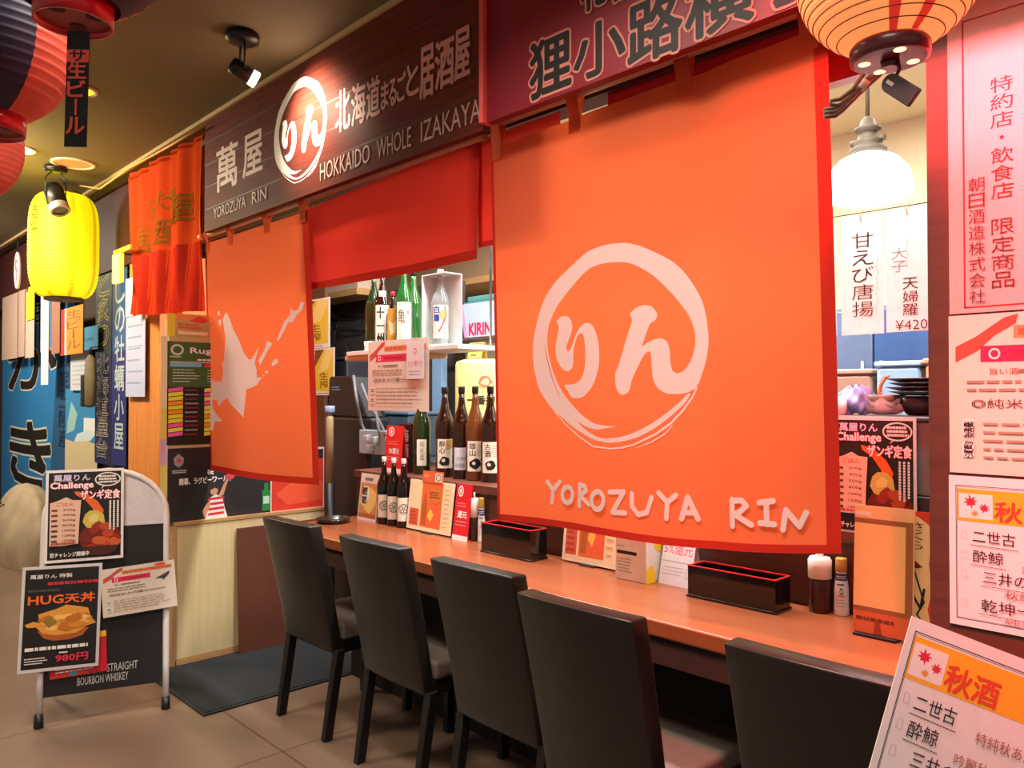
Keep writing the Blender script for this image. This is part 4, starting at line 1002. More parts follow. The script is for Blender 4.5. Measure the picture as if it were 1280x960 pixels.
G_clear = mat('clear_glass', (226, 238, 238), .05, noise=0, coat=.4, trans=.75); G_black = mat('black_glass', (20, 15, 12), .10, noise=.1, coat=.4)
M_capw = mat('cap_white', (232, 228, 220), .4); M_capb = mat('cap_black', (30, 26, 26), .35); M_capg = mat('cap_gold', (190, 146, 66), .35, metal=.3)
LAB = ink((236, 226, 206))
def bottle(p, H, R, glassm, capm, label, cat='bottle', lab=None, lz=(.08, .42), lw=1.9, labm=None, neck=None, name='sake_bottle', group=None, neck_lab=None, face=None):
    t = thing(name, label, cat, p, group=group)
    a0 = math.atan2(-p[1], -p[0]) if face is None else face
    b = B(); b.lathe([(R * .92, 0), (R, .006), (R, H * .55), (R * .96, H * .60), (R * .72, H * .68), (R * .42, H * .78), (R * .32, H * .86), (R * .29, H * .93)], seg=28); b.build('body', glassm, t)
    b = B(); b.lathe([(R * .33, H * .925), (R * .35, H * .93), (R * .35, H * .99), (R * .31, H)], seg=20); b.build('cap', capm, t)
    if lab:
        s = Sheet(R * lw, H * (lz[1] - lz[0]), labm or LAB); lab(s); cyl_label(t, R, H * lz[0], s, a0)
    if neck_lab:
        s = Sheet(R * .9, H * .12, neck_lab); cyl_label(t, R * .74, H * .62, s, a0, 'neck_label')
    return t
# small flavour pack (standing card)
def flav(s):
    s.rect(.04, .05, .96, .80, ink((206, 150, 84))); s.poly([(.3, .25), (.6, .15), (.9, .35), (.92, .6), (.6, .72), (.4, .6)], ink((238, 206, 120))); s.poly([(.08, .35), (.3, .3), (.55, .5), (.5, .72), (.2, .74)], ink((240, 232, 214)))
    s.vtext('鰹節', .15, .42, .72, .34, BLACK, .05); s.bars(.25, .85, .8, .93, 1, ink((120, 110, 100)), .7, 2); s.rect(.04, .05, .96, .15, ink((190, 100, 60))); s.rect(0, 0, 1, .06, WHT)
def tent(name, label, cat, uL, uR, vb, vt, base, deco, depth=.05, lean=None, notch=False, Y=None):
    p = cp_((uL + uR) / 2, vb) if Y is None else None; Y = p.y if Y is None else Y; Y = min(Y, YB - depth - .012)
    x0, x1 = xw(uL, uR, Y); h = zat((uL + uR) / 2, vt, Y) - CT; w_ = x1 - x0
    t = thing(name, label, cat, (x0, Y, CT)); ln_ = math.atan2(depth / 2, h); L = math.hypot(depth / 2, h)
    s = Sheet(w_, L, base, .0014); deco(s); s.mesh('front_panel', t, rot=(-ln_, 0, 0))
    s = Sheet(w_, L, base, .0014); o = s.mesh('back_panel', t); o.matrix_local = Matrix.Translation((0, depth, 0)) @ Matrix.Rotation(ln_, 4, 'X')
    b = B(); b.box(.002, w_ - .002, .004, depth - .002, .001, .003); b.build('base_fold', base, t); return t
tent('flavour_card', 'small white and yellow flavour card standing at the far end of the counter', 'card', 447, 470, 648, 593, ink((232, 222, 206)), flav, .05)
# three beer bottles
def crest(s):
    s.ring(.5, .52, .36, .36 * s.w / s.h, .04, .04 * s.w / s.h, BLACK)
    for k in range(5): a = PI / 2 + k * 2 * PI / 5; s.ring(.5 + .17 * math.cos(a), .52 + .17 * math.sin(a) * s.w / s.h, .13, .13 * s.w / s.h, .035, .035 * s.w / s.h, BLACK, 12); s.layer -= 1
    s.up()
names = ['black small beer bottle with flower crest label, nearest the flavour card', 'black small beer bottle with flower crest label, between its two twins', 'black small beer bottle with flower crest label, against the big orange menu stand']
for k, (u, v, vt) in enumerate(((480, 650, 569), (492, 653, 571), (504.5, 656, 572))):
    p = cp_(u, v); H = zat(u, vt, p.y) - CT; y = min(p.y, YB - .04)
    bottle((at(u, v, Y=y).x, y, CT), H, .033, G_black, M_capw, names[k], lab=crest, lz=(.10, .44), lw=2.0, name='beer_bottle', group='crest-label beer bottles on the counter')
# menu stands with a clip base
def reddish(s):
    s.rect(.04, .03, .96, .97, ink((240, 208, 164)))
    s.rect(.05, .08, .26, .42, ink((206, 90, 60))); s.bars(.06, .1, .24, .38, 4, ink((180, 60, 44)), .5, 2)
    s.rect(.30, .08, .76, .97, ink((224, 104, 52))); s.poly([(.33, .12), (.44, .12), (.44, .52), (.41, .62), (.40, .76), (.37, .76), (.36, .62), (.33, .52)], ink((176, 92, 34)))
    s.poly([(.46, .2), (.6, .12), (.74, .2), (.74, .5), (.56, .56), (.48, .44)], ink((234, 96, 60))); s.poly([(.46, .3), (.54, .2), (.60, .34), (.52, .46)], ink((240, 190, 70)))
    s.poly([(.5, .62), (.62, .55), (.74, .62), (.74, .82), (.6, .86), (.5, .76)], ink((206, 116, 44))); s.bars(.48, .66, .72, .8, 3, ink((120, 60, 30)), .5, 5)
    s.bars(.80, .1, .93, .9, 9, ink((200, 150, 110)), .2, 6)
def menu_holder(label, uL, uR, vbL, vt, card=None, ext=False, lean=.12):
    p = cp_(uL, vbL); Y = min(p.y, YB - .06); x0, x1 = xw(uL, uR, Y); h = zat((uL + uR) / 2, vt, Y) - CT - .006; wd = x1 - x0
    t = thing('menu_stand', label, 'menu', ((x0 + x1) / 2, Y, CT))
    Rl = Matrix.Translation((-wd / 2, 0, .007)) @ Matrix.Rotation(-lean, 4, 'X')
    s = Sheet(wd, h, ink((242, 220, 190)), .003, ); card(s); o = s.mesh('menu_card', t); o.matrix_local = Rl
    b = B(); b.box(-.035, .035, -.012, .055, .0005, .006, .001); b.box(-.03, .03, .004, .012, .006, .03); b.build('clip_base', M_blk, t)
    return t, wd, h, Rl
t, wd, h, Rl = menu_holder('orange picture menu stand with a raised top card, between beer bottles and soy bottle', 508, 563, 641, 602, reddish)
s = Sheet(wd * .46, .03 + .02, ink((222, 104, 58)), .003); s.rect(.0, .0, 1, .98, ink((218, 96, 56))); s.rect(.62, .1, .96, .85, ink((214, 196, 178))); s.ring(.79, .48, .12, .28, .02, .05, BLACK); s.ell(.2, .55, .12, .2, ink((232, 140, 90)))
o = s.mesh('top_card', t); o.matrix_local = Rl @ Matrix.Translation((wd * .28, -.002, h * .97))
menu_holder('orange picture menu stand tucked under the hem of the emblem curtain', 702, 770, 690, 600, reddish)
# red card tents
def redc(txt):
    def f(s):
        s.ring(.30, .87, .17, .10, .05, .03, WHT); s.ell(.30, .87, .06, .05, WHT); s.bars(.15, .58, .85, .68, 2, ink((240, 130, 100)), .4, 2)
        s.text(txt, .22, .40, .82, .52, WHT, .05); s.bars(.15, .24, .9, .36, 2, ink((244, 170, 160)), .25, 3); s.rect(0, 0, 1, .09, WHT)
    return f
tent('card_tent', 'small red discount card tent beside the soy bottle on the counter', 'card', 565, 584, 665, 606, ink((212, 28, 42)), redc('還元'), .06)
# condiment bottles
def squeeze(u, vb, vt, R, label, capm, bodym, capz=.62, name='sauce_bottle'):
    p = cp_(u, vb); y = min(p.y, YB - R - .004); H = zat(u, vt, y) - CT; t = thing(name, label, 'bottle', (at(u, vb, Y=y).x, y, CT))
    b = B(); b.lathe([(R * .93, 0), (R, .006), (R, H * capz * .97), (R * .96, H * capz)], seg=26); b.build('body', bodym, t)
    b = B(); b.lathe([(R * 1.04, H * capz + .0005), (R * 1.06, H * .95), (R * .95, H * .975), (R * .9, H)], seg=26); b.build('cap', capm, t)
    b = B(); b.lathe([(R * .36, H + .0003), (R * .3, H + .02), (R * .2, H + .022)], seg=14); b.build('nozzle', capm, t)
    return t
M_soy = mat('soy_brown', (58, 26, 22), .25, coat=.3); M_cream2 = mat('cap_cream', (240, 234, 222), .45)
squeeze(592, 668, 622, .0225, 'small brown sauce bottle with white cap next to the red card tent', M_cream2, M_soy, .55)
squeeze(1025, 760, 696, .030, 'larger brown sauce bottle with white cap near the cream menu stand', M_cream2, M_soy, .62)
def shaker(u, vb, vt, R, label, capm, blue=True):
    p = cp_(u, vb); y = min(p.y, YB - R - .004); H = zat(u, vt, y) - CT; t = thing('seasoning_shaker', label, 'bottle', (at(u, vb, Y=y).x, y, CT)); a0 = math.atan2(-p.y, -p.x)
    prof = lambda k: R * (1.0 - .12 * min(1, k * 1.1)) if k < .62 else R * (.88 - .33 * (k - .62) / .38 * .6)
    b = B(); b.lathe([(R * .95, 0)] + [(prof(k / 10), .004 + H * .74 * k / 10) for k in range(11)] + [(R * .66, H * .77)], seg=24); b.build('body', mat('shaker_white', (224, 222, 218), .3, coat=.3), t)
    b = B(); b.lathe([(R * .74, H * .765), (R * .76, H * .78), (R * .74, H * .97), (R * .66, H)], seg=22); b.build('cap', capm, t)
    s = Sheet(R * 1.7, H * .62)
    s.bars(.1, .05, .9, .3, 3, ink((150, 150, 160)), .3, 2); s.ring(.5, .50, .14, .10, .05, .035, BLACK, 14); s.bars(.2, .34, .8, .40, 1, ink((214, 60, 60)), .7, 4); s.bars(.15, .64, .85, .74, 1, BLACK, .5, 6)
    s.rect(0, .80, 1, 1, ink((44, 52, 110))); s.bars(.1, .84, .9, .95, 2, WHT, .35, 8)
    o = s.mesh('label', t, fn=lambda c: Vector(((R * (1.0 - .2 * c.z / H) + .0012 - c.y) * math.cos(a0 + (c.x - s.w / 2) / R), (R * (1.0 - .2 * c.z / H) + .0012 - c.y) * math.sin(a0 + (c.x - s.w / 2) / R), H * .12 + c.z)), maxlen=.01)
    return t
shaker(602, 670, 622, .017, 'white seasoning shaker with gold cap beside the small sauce bottle', M_capg)
shaker(1052, 768, 697, .0205, 'white seasoning shaker with blue band beside the larger sauce bottle', M_capg)
# chopstick boxes
M_lac = mat('black_lacquer', (18, 15, 15), .16, coat=.6, noise=.05); M_redl = mat('red_lacquer', (206, 40, 44), .3)
def chopbox(uL, uR, vbL, vtL, label):
    p = cp_(uL, vbL); Y = min(p.y, 2.03); x0, x1 = xw(uL, uR, Y); h = zat(uL, vtL, Y) - CT; L = x1 - x0; dp = .085
    t = thing('chopstick_box', label, 'box', (x0, Y, CT))
    b = B(); w_ = .005
    b.box(0, L, 0, dp, .008, .012); b.box(-.004, L + .004, -.004, dp + .004, .0005, .008, .0015)
    for r in ((0, L, 0, w_), (0, L, dp - w_, dp), (0, w_, w_, dp - w_), (L - w_, L, w_, dp - w_)): b.box(r[0], r[1], r[2], r[3], .012, h - .002)
    b.build('body', M_lac, t)
    b = B()
    for r in ((-.001, L + .001, -.001, w_), (-.001, L + .001, dp - w_, dp + .001), (-.001, w_, w_, dp - w_), (L - w_, L + .001, w_, dp - w_)): b.box(r[0], r[1], r[2], r[3], h - .0019, h + .0012)
    b.build('rim', M_redl, t)
    b = B(); b.box(w_ + .002, L - w_ - .002, w_ + .002, dp - w_ - .002, .013, h * .55, .002); b.build('inner_tray', M_lac, t)
    return t
chopbox(602, 663, 676, 653, 'black red-rimmed chopstick box under the near corner of the emblem curtain')
chopbox(859, 968, 733, 706, 'black red-rimmed chopstick box beside the discount sign, near the larger sauce bottle')
# white and yellow carton, discount tent
p = cp_(770, 713); Yc = min(p.y, 2.06); x0, x1 = xw(769, 807, Yc); hc = zat(769, 664, Yc) - CT
t = thing('carton', 'white and yellow carton between the second menu stand and the discount sign', 'box', (x0, Yc, CT))
Lc = x1 - x0
b = B(); b.box(0, Lc, 0, .085, .001, hc, .001); b.build('box', mat('carton_white', (232, 226, 214), .5), t)
s = Sheet(Lc, hc); s.rect(.05, .55, .7, .62, BLACK); s.bars(.06, .15, .55, .48, 5, ink((170, 160, 150)), .4, 3); s.rect(.05, .7, .3, .73, ink((196, 190, 180))); o = s.mesh('front_print', t); o.location = (0, -.0002, 0)
s = Sheet(.085, hc); YE = ink((244, 206, 40)); s.poly([(0, 0), (.6, 0), (.6, .2), (.45, .34), (.2, .36), (0, .28)], YE); s.poly([(.3, 1), (1, 1), (1, .6), (.6, .68)], YE); o = s.mesh('side_print', t); o.matrix_local = frameM((Lc + .0004, 0, 0), (0, 1, 0), (0, 0, 1))
b = B(); b.box(0, Lc, 0, .085, hc + .0002, hc + .0012); b.build('top_print', mat('ink_carton_yellow', (246, 212, 48), .5), t)
def disc5(s):
    s.rect(0, 0, 1, 1, ink((226, 232, 236))); s.text('5%還元', .06, .66, .94, .90, ink((232, 60, 110)), .02); s.rect(.04, .5, .96, .515, ink((170, 180, 190))); s.bars(.1, .2, .75, .42, 3, ink((176, 186, 196)), .2, 4); s.frame(.80, .2, .92, .4, .001, ink((150, 160, 170)))
tent('discount_sign', 'white discount card tent with pink figures between carton and chopstick box', 'sign', 822, 862, 728, 676, ink((232, 232, 230)), disc5, .07)
# cream menu stand at the right end
def cream(s):
    s.rect(0, 0, 1, 1, ink((236, 200, 140))); s.rect(0, 0, 1, .17, ink((206, 112, 66))); s.bars(.05, .08, .9, .14, 1, ink((110, 60, 34)), .5, 2)
    s.rect(.0, .17, .98, .90, ink((150, 104, 58))); s.rect(.0, .205, .86, .86, ink((240, 206, 132))); s.bars(0, .915, .3, .96, 1, WHT, .7, 4); s.poly([(.35, 0), (.5, 0), (.45, .1), (.38, .12)], ink((150, 70, 44)))
def cream2(s):
    s.rect(0, 0, 1, 1, ink((206, 60, 36))); s.poly([(0, 0), (.72, 0), (.8, .12), (.7, .25), (.82, .4), (.72, .6), (.8, .78), (.72, .9), (.4, .96), (0, .98)], ink((238, 206, 140)))
    s.vtext('さくら', .2, .55, .92, .7, BLACK, .0); s.poly([(.05, .66), (.3, .62), (.55, .57), (.3, .55), (.1, .52)], ink((90, 34, 40))); s.stroke([(.3, .55), (.6, .3), (.4, .2), (.65, .12)], .004, BLACK); s.stroke([(.2, .38), (.5, .25), (.6, .4)], .006, BLACK)
Yk = 2.02; x0, x1 = xw(1064, 1139, Yk); hk = zat(1064, 631, Yk) - CT - .008
t = thing('menu_stand', 'cream folded menu stand on the counter end beside the brown wall', 'menu', (x0, Yk, CT))
s = Sheet(x1 - x0, hk, ink((240, 214, 160)), .003); cream(s); o = s.mesh('front_page', t); o.matrix_local = Matrix.Translation((0, 0, .008)) @ Matrix.Rotation(-.06, 4, 'X')
xq0, xq1 = xw(1128, 1172, Yk + .04)
s = Sheet(xq1 - xq0, hk * .98, ink((206, 60, 36)), .003); cream2(s); o = s.mesh('back_page', t); o.matrix_local = Matrix.Translation((xq0 - x0, .028, .008)) @ Matrix.Rotation(-.06, 4, 'X')
b = B(); b.box(.005, .11, -.014, .05, .0005, .007, .001); b.build('clip_base', M_blk, t)

# round dark tray standing near the framed print
t = thing('round_tray', 'dark round tray lying behind the first chair on the counter', 'tray', (XL + .11, 1.99, CT))
b = B(); b.lathe([(.06, .001), (.075, .004), (.082, .022), (.078, .022), (.07, .006), (.02, .005)], seg=40); b.build('dish', mat('tray_brown', (40, 26, 24), .25, coat=.4), t)

# ================================================================== the ledge: tall sake bottles
def jp(txt, gold=False, art=True, seed=3):
    def f(s):
        if gold: s.poly([(.5, .6), (.98, .7), (.98, .98), (.6, .98)], ink((206, 166, 84)))
        s.vtext(txt, .16, .52, .95, .5, BLACK, .025)
        if art:
            r = random.Random(seed); s.poly([(.5 + (.26 + .12 * r.random()) * math.cos(a), .24 + (.14 + .07 * r.random()) * math.sin(a)) for a in [2 * PI * k / 9 for k in range(9)]], BLACK)
            s.ell(.42, .27, .1, .06, LAB)
        s.bars(.6, .5, .9, .9, 6, ink((120, 110, 100)), .2, seed)
    return f
def narrowl(s): s.vtext('純米酒', .3, .7, .95, .2, ink((110, 96, 84)), .02)
def silver(s): s.bars(.1, .1, .9, .3, 3, ink((90, 90, 96)), .5, 2); s.text('大吟醸', .15, .4, .9, .6, ink((120, 120, 124)), .0)
LED = [(514, 585, 'dk', 'dark boxed bottle with pale specks, by the red hanging discount card'), (527, 587, 'dg', 'green sake bottle with a narrow white label, farthest green one on the ledge'),
       (543, 589, 'gr', 'bright green sake bottle on the ledge without a visible label'), (556, 592, 'br', 'brown sake bottle whose white label has a gold corner'),
       (577, 597, 'br2', 'brown sake bottle with a low silver label on the ledge'), (594, 600, 'am', 'amber sake bottle with tall black brushwork label on the ledge'), (613, 603, 'br3', 'brown sake bottle half hidden by the edge of the emblem curtain')]
for u, v, k, lab in LED[1:]:
    Y = 2.29; x = at(u, v, Y=Y).x; p = (x, Y + (0 if k != 'gr' else .06), LZ)
    gm = {'dg': G_dgreen, 'gr': G_green, 'br': G_brown, 'br2': G_brown, 'am': G_amber, 'br3': G_brown}[k]
    lf = {'dg': narrowl, 'gr': None, 'br': jp('酔心', True), 'br2': silver, 'am': jp('雄山', False, True, 5), 'br3': jp('古酒', False, True, 9)}[k]
    bottle(p, .415, .043, gm, M_capb, lab, lab=lf, lz={'br2': (.10, .34), 'dg': (.10, .40)}.get(k, (.10, .42)), lw={'dg': 1.1, 'br2': 1.7}.get(k, 1.75), labm=ink((214, 216, 222)) if k == 'br2' else None, group='tall sake bottles on the ledge')
u, v, k, lab = LED[0]; x = at(u, v, Y=2.31).x
t = thing('bottle_carton', 'dark red-brown bottle carton with pale characters, next to the red hanging card', 'box', (x, 2.31, LZ))
b = B(); b.box(-.045, .045, -.04, .04, .001, .235, .002); b.build('box', mat('carton_dark', (64, 24, 22), .4), t)
s = Sheet(.09, .235); s.vtext('梅酒', .2, .85, .92, .3, ink((206, 170, 160)), .04); s.bars(.15, .08, .85, .25, 3, ink((206, 170, 160)), .4, 3); o = s.mesh('front_print', t); o.location = (-.045, -.0402, 0)
# red card standing on the ledge
x0, x1 = xw(484, 505, 2.24); hz = zat(495, 532, 2.24) - LZ
t = thing('card_tent', 'red discount card tent standing on the ledge behind the beer bottles', 'card', (x0, 2.22, LZ))
s = Sheet(x1 - x0, hz, ink((222, 40, 36)), .0014); redc('5%還元')(s); s.mesh('front_panel', t, rot=(-.09, 0, 0))
s = Sheet(x1 - x0, hz, ink((214, 40, 36)), .0014); o = s.mesh('back_panel', t); o.matrix_local = Matrix.Translation((0, hz * .18, 0)) @ Matrix.Rotation(.09, 4, 'X')

# ================================================================== inside, shelf side
M_dkw = mat('kitchen_dark', (74, 68, 66), .6, noise=.2, scale=5)
xk0, xk1 = -7.2, at(572, 450, Y=3.45).x
b = B(); b.box(xk0, xk1, 3.45, 3.52, 0, 2.2); struct('wall_kitchen', b, M_dkw)
M_steel = mat('steel', (150, 156, 160), .3, metal=.9, noise=.06)
t = thing('back_counter', 'steel back counter inside the kitchen behind the ledge', 'counter', (-3.6, 3.05, 0))
b = B(); b.box(-1.6, 3.0, -.25, .25, .98, 1.02, .004); b.build('top', M_steel, t)
b = B(); b.box(-1.58, 2.98, -.22, .24, 0, .979); b.build('carcass', mat('steel_dark', (70, 72, 76), .45), t)
# hanging bottle shelf
SY0, SY1 = 2.28, 2.52; SZ = at(500, 435, Y=SY0).z
xs0, xs1 = at(433, 432, Y=SY0).x, at(572, 436, Y=SY0).x
M_shw = mat('shelf_white', (226, 222, 212), .45); M_shp = planks('shelf_pine', (206, 160, 104), (222, 180, 124), (3, .1), .5)
t = thing('bottle_shelf', 'white and pine shelf hung in the opening, crowded with sake bottles', 'shelf', ((xs0 + xs1) / 2, SY0, SZ)); hw = (xs1 - xs0) / 2
b = B(); b.box(-hw, hw, 0, SY1 - SY0, -.022, 0, .002); b.build('shelf_board', M_shw, t)
b = B(); b.box(-hw - .03, .1, .01, SY1 - SY0, -.046, -.0225, .002); b.build('pine_support', M_shp, t)
for x in (-hw + .02, hw - .02):
    b = B(); b.rod((x, .22, .001), (x, .22, CEIL - SZ - .001), .006, seg=8); b.build('hanger_rod', M_steel, t)
def juichi(s): s.vtext('十一州', .12, .6, .97, .06, BLACK, .05)
def kame(s): s.vtext('亀', .12, .55, .85, .5, BLACK, .02); s.vtext('吟醸', .66, .86, .96, .7, ink((120, 120, 90)), .0); s.bars(.2, .1, .4, .3, 3, ink((150, 150, 120)), .3, 3)
def goldp(s): s.rect(0, 0, 1, 1, ink((214, 150, 54))); s.poly([(.1, .7), (.5, .6), (.9, .8), (.8, .4), (.3, .3), (.2, .5)], ink((244, 222, 170))); s.bars(.15, .05, .9, .28, 4, ink((150, 92, 30)), .4, 4)
SB = [(467, .02, G_dgreen, None, .425, .043, 'dark green sake bottle at the outer end of the hanging shelf', None), (478, .0, G_brown, juichi, .42, .044, 'brown sake bottle labelled with three tall brush characters on the hanging shelf', ink((232, 226, 206))),
      (491, -.0, G_brown, goldp, .30, .034, 'short gold-labelled bottle with red cap between two tall shelf bottles', None), (505, .0, G_green, kame, .42, .045, 'green sake bottle with large white label and single brush character on the hanging shelf', None),
      (517, .10, G_green, None, .42, .043, 'bright green sake bottle next to the white display case', None)]
for u, dy, gm, lf, H, R, lab, nl in SB:
    Y = SY0 + .07 + dy; x = at(u, 430, Y=Y).x
    bottle((x, Y, SZ), H, R, gm, M_capb if H > .35 else mat('cap_red', (214, 44, 40), .4), lab, lab=lf, lz=(.03, .56) if H > .35 else (.05, .70), lw=1.8, group='sake bottles on the hanging shelf', neck_lab=nl)
xc = at(461, 430, Y=SY0 + .04).x; t = thing('sake_cup', 'small white cup at the outer end of the hanging shelf', 'cup', (xc, SY0 + .05, SZ))
b = B(); b.lathe([(.022, .001), (.03, .004), (.034, .05), (.031, .05), (.027, .008), (.004, .006)], seg=24); b.build('cup_body', M_capw, t)
# white open display case with a clear bottle
xd0, xd1 = at(527, 430, Y=SY0 + .01).x, at(556, 430, Y=SY0 + .01).x; zD = zat(556, 340, SY0) - SZ; dD = .105
t = thing('display_case', 'white open display case holding a clear blue-lettered bottle on the hanging shelf', 'case', (xd0, SY0 + .01, SZ)); wD = xd1 - xd0
M_wa = mat('white_acrylic', (226, 228, 226), .25, coat=.3)
b = B(); b.box(0, wD, dD - .005, dD, .006, zD); b.build('back_panel', M_wa, t)
b = B(); b.box(0, .004, 0, dD - .006, .006, zD); b.build('side_panel', M_wa, t)
b = B(); b.box(0, wD, 0, dD, .0005, .0055); b.build('floor_panel', M_wa, t)
b = B(); b.box(0, wD, 0, dD, zD + .0003, zD + .005); b.build('top_panel', M_wa, t)
def clearl(s): s.vtext('白鶴', .08, .42, .98, .5, ink((40, 70, 170)), .06); s.ell(.62, .7, .2, .16, ink((206, 176, 110))); s.stroke([(.75, .95), (.85, .7), (.6, .4), (.4, .2)], .006, ink((190, 60, 60))); s.vtext('純米吟醸', .72, .86, .6, .1, ink((70, 80, 90)), .0)
x = xd0 + wD * .46
bottle((x, SY0 + .01 + .051, SZ + .006), .36, .044, G_clear, M_capw, 'clear bottle with blue characters inside the white display case', lab=clearl, lz=(.08, .52), lw=1.8)
bpy.data.objects[-1] if False else None
# notice taped to the shelf edge
Pn = [at(*q, Y=SY0 - .012) for q in ((460, 513), (536, 511), (456, 428))]
s = notice(Pn[1].x - Pn[0].x, Pn[2].z - Pn[0].z); tag(s.mesh('notice_sheet', M=frameM(Pn[0], (1, 0, 0), (0, 0, 1))), 'cream notice taped to the edge of the hanging bottle shelf', 'notice')
Pn = [at(*q, Y=SY0 - .02) for q in ((508, 474), (530, 473), (508, 426))]
s = Sheet(Pn[1].x - Pn[0].x, Pn[2].z - Pn[0].z, ink((222, 214, 212)), .0008); s.text('5%還元', .08, .33, .92, .47, ink((226, 130, 140)), .02); s.ring(.5, .72, .1, .08, .04, .03, ink((226, 120, 130))); s.bars(.15, .08, .85, .25, 2, ink((190, 180, 180)), .3, 3)
tag(s.mesh('price_slip', M=frameM(Pn[0], (1, 0, 0), (0, 0, 1))), 'small white slip overlapping the notice on the hanging shelf', 'notice')
# keg, box and small sign behind the ledge bottles
Yk2 = 2.98; kx = at(606, 500, Y=Yk2).x; kz = zat(606, 447, Yk2 - .17)
t = thing('beer_keg', 'pale yellow beer keg with crest and black characters behind the amber bottle', 'keg', (kx, Yk2, 1.02)); kh = kz - 1.02
M_keg = mat('keg_yellow', (236, 214, 140), .35)
b = B(); b.lathe([(.155, .001), (.165, .02), (.168, .06), (.168, kh - .03), (.16, kh - .012), (.12, kh)], seg=40); b.build('drum', M_keg, t)
s = Sheet(.21, .30); s.ring(.5, .78, .16, .11, .05, .03, ink((196, 140, 70))); s.stroke([(.34, .74), (.45, .84), (.6, .86), (.7, .76), (.55, .7), (.42, .72)], .006, ink((150, 110, 150))); s.stroke([(.25, .7), (.5, .66), (.78, .7)], .005, ink((206, 170, 110)))
s.text('一番搾り', .02, .36, .98, .52, BLACK, .05); s.rect(.1, .06, .9, .24, ink((244, 228, 170)))
cyl_label(t, .169, kh - .36, s, math.atan2(-Yk2, -kx))
p = at(594, 440, Y=Yk2 - .05); t = thing('table_sign', 'small yellow reserved sign standing on top of the beer keg', 'sign', (p.x - .06, Yk2 - .06, kz))
s = Sheet(.12, .10, ink((226, 190, 104)), .004); s.frame(.06, .07, .94, .93, .003, BLACK); s.text('予約席', .18, .45, .82, .75, BLACK, .04); s.bars(.25, .2, .75, .32, 1, BLACK, .6, 2); s.mesh('face_panel', t, rot=(-.2, 0, 0))
b = B(); b.box(.0, .12, .045, .049, .0, .095, M=Matrix.Rotation(.1, 4, 'X')); b.build('back_panel', mat('sign_back', (170, 140, 80), .6), t)
p = at(600, 422, Y=3.32); zx = p.z
# shelf carrying the blue-white carton
xa2, xb2 = xk1 + .01, xk1 + 1.3
t = thing('wall_shelf', 'grey steel wall shelf holding the pale blue carton behind the keg', 'shelf', (xa2, 3.25, zx))
b = B(); b.box(0, xb2 - xa2, 0, .30, -.02, -.001, .002); b.build('shelf_plate', M_steel, t)
for x in (.03, xb2 - xa2 - .03): b = B(); b.box(x - .01, x + .01, .26, .30, -1.02 + 0, -.021) if False else b.rod((x, .28, 1.021 - zx), (x, .28, -.021), .012); b.build('leg', M_steel, t)
t = thing('beer_carton', 'pale blue beer carton with red letters on the wall shelf', 'box', (at(584, 420, Y=3.32).x, 3.30, zx))
cw, chh = .34, zat(600, 378, 3.3) - zx
b = B(); b.prism([(0, 0), (cw, 0), (cw, chh), (-.06, chh)], 0, .2); b.build('box', mat('carton_blue', (176, 196, 226), .5), t)
s = Sheet(.24, chh); s.text('KIRIN', .18, .08, 1.05, .42, ink((190, 40, 70)), .06); s.poly([(0, 0), (.12, 0), (-.08, .98), (-.22, .98)], ink((206, 150, 190))); o = s.mesh('front_print', t); o.location = (0, -.001, 0)
t = thing('glass_tray', 'teal glass tray on top of the pale blue beer carton', 'tray', (at(580, 376, Y=3.32).x, 3.32, zx + chh + .001))
b = B(); b.box(0, .32, 0, .16, 0, .012, .002); b.box(.02, .3, .01, .15, .013, .05, .008); b.build('tray_body', mat('teal_glass', (90, 160, 160), .15, trans=.3, coat=.4), t)
# pale wood shelf and light band above, at the back
zU = zat(590, 350, 3.9)
t = thing('upper_shelf', 'pale wooden upper shelf high on the kitchen wall', 'shelf', (-4.5, 3.9, zU))
b = B(); b.box(-3, 2.2, 0, .499, -.03, .02, .003); b.build('board', M_shp, t)
t = thing('upper_shelf', 'short pale wooden shelf above the yellow posters and black wires', 'shelf', (at(385, 370, Y=3.2).x, 3.2, zat(420, 372, 3.2)))
b = B(); b.box(0, .72, 0, .249, 0, .05, .003); b.build('board', M_shp, t)
b = B(); b.box(.02, .70, .02, .22, .051, .20, .004); b.build('box_row', mat('shelf_boxes', (226, 206, 186), .6), t)
# yellow posters by the opening's far side
def yposter(s):
    s.rect(.06, .08, .94, .97, ink((226, 190, 60))); s.poly([(.06, .6), (.5, .97), (.06, .97)], ink((110, 70, 40))); s.poly([(.2, .45), (.7, .55), (.9, .85), (.94, .97), (.6, .97)], ink((238, 206, 120))); s.vtext('生搾', .3, .7, .5, .14, ink((130, 96, 20)), .03); s.bars(.2, .02, .8, .06, 1, ink((160, 140, 100)), .5, 3)
for uL, uR, vb, vt, lab in ((376, 412, 434, 371, 'yellow drink poster, upper of two beside the island map curtain'), (392, 418, 494, 434, 'yellow-green drink poster, lower of two beside the island map curtain')):
    Y = 2.70; x0, x1 = xw(uL, uR, Y); z0, z1 = zat(uR, vb, Y), zat(uR, vt, Y)
    s = Sheet(x1 - x0, z1 - z0, ink((228, 222, 210)), .002); yposter(s); onY(s, x0, z0, Y, 'drink_poster', lab, 'poster')
xq0, xq1 = xw(372, 410, 2.72); b = B(); b.box(xq0 - .25, xq1 - .02, 2.705, 2.73, .6, 2.2); struct('trim_3', b, M_brown2)
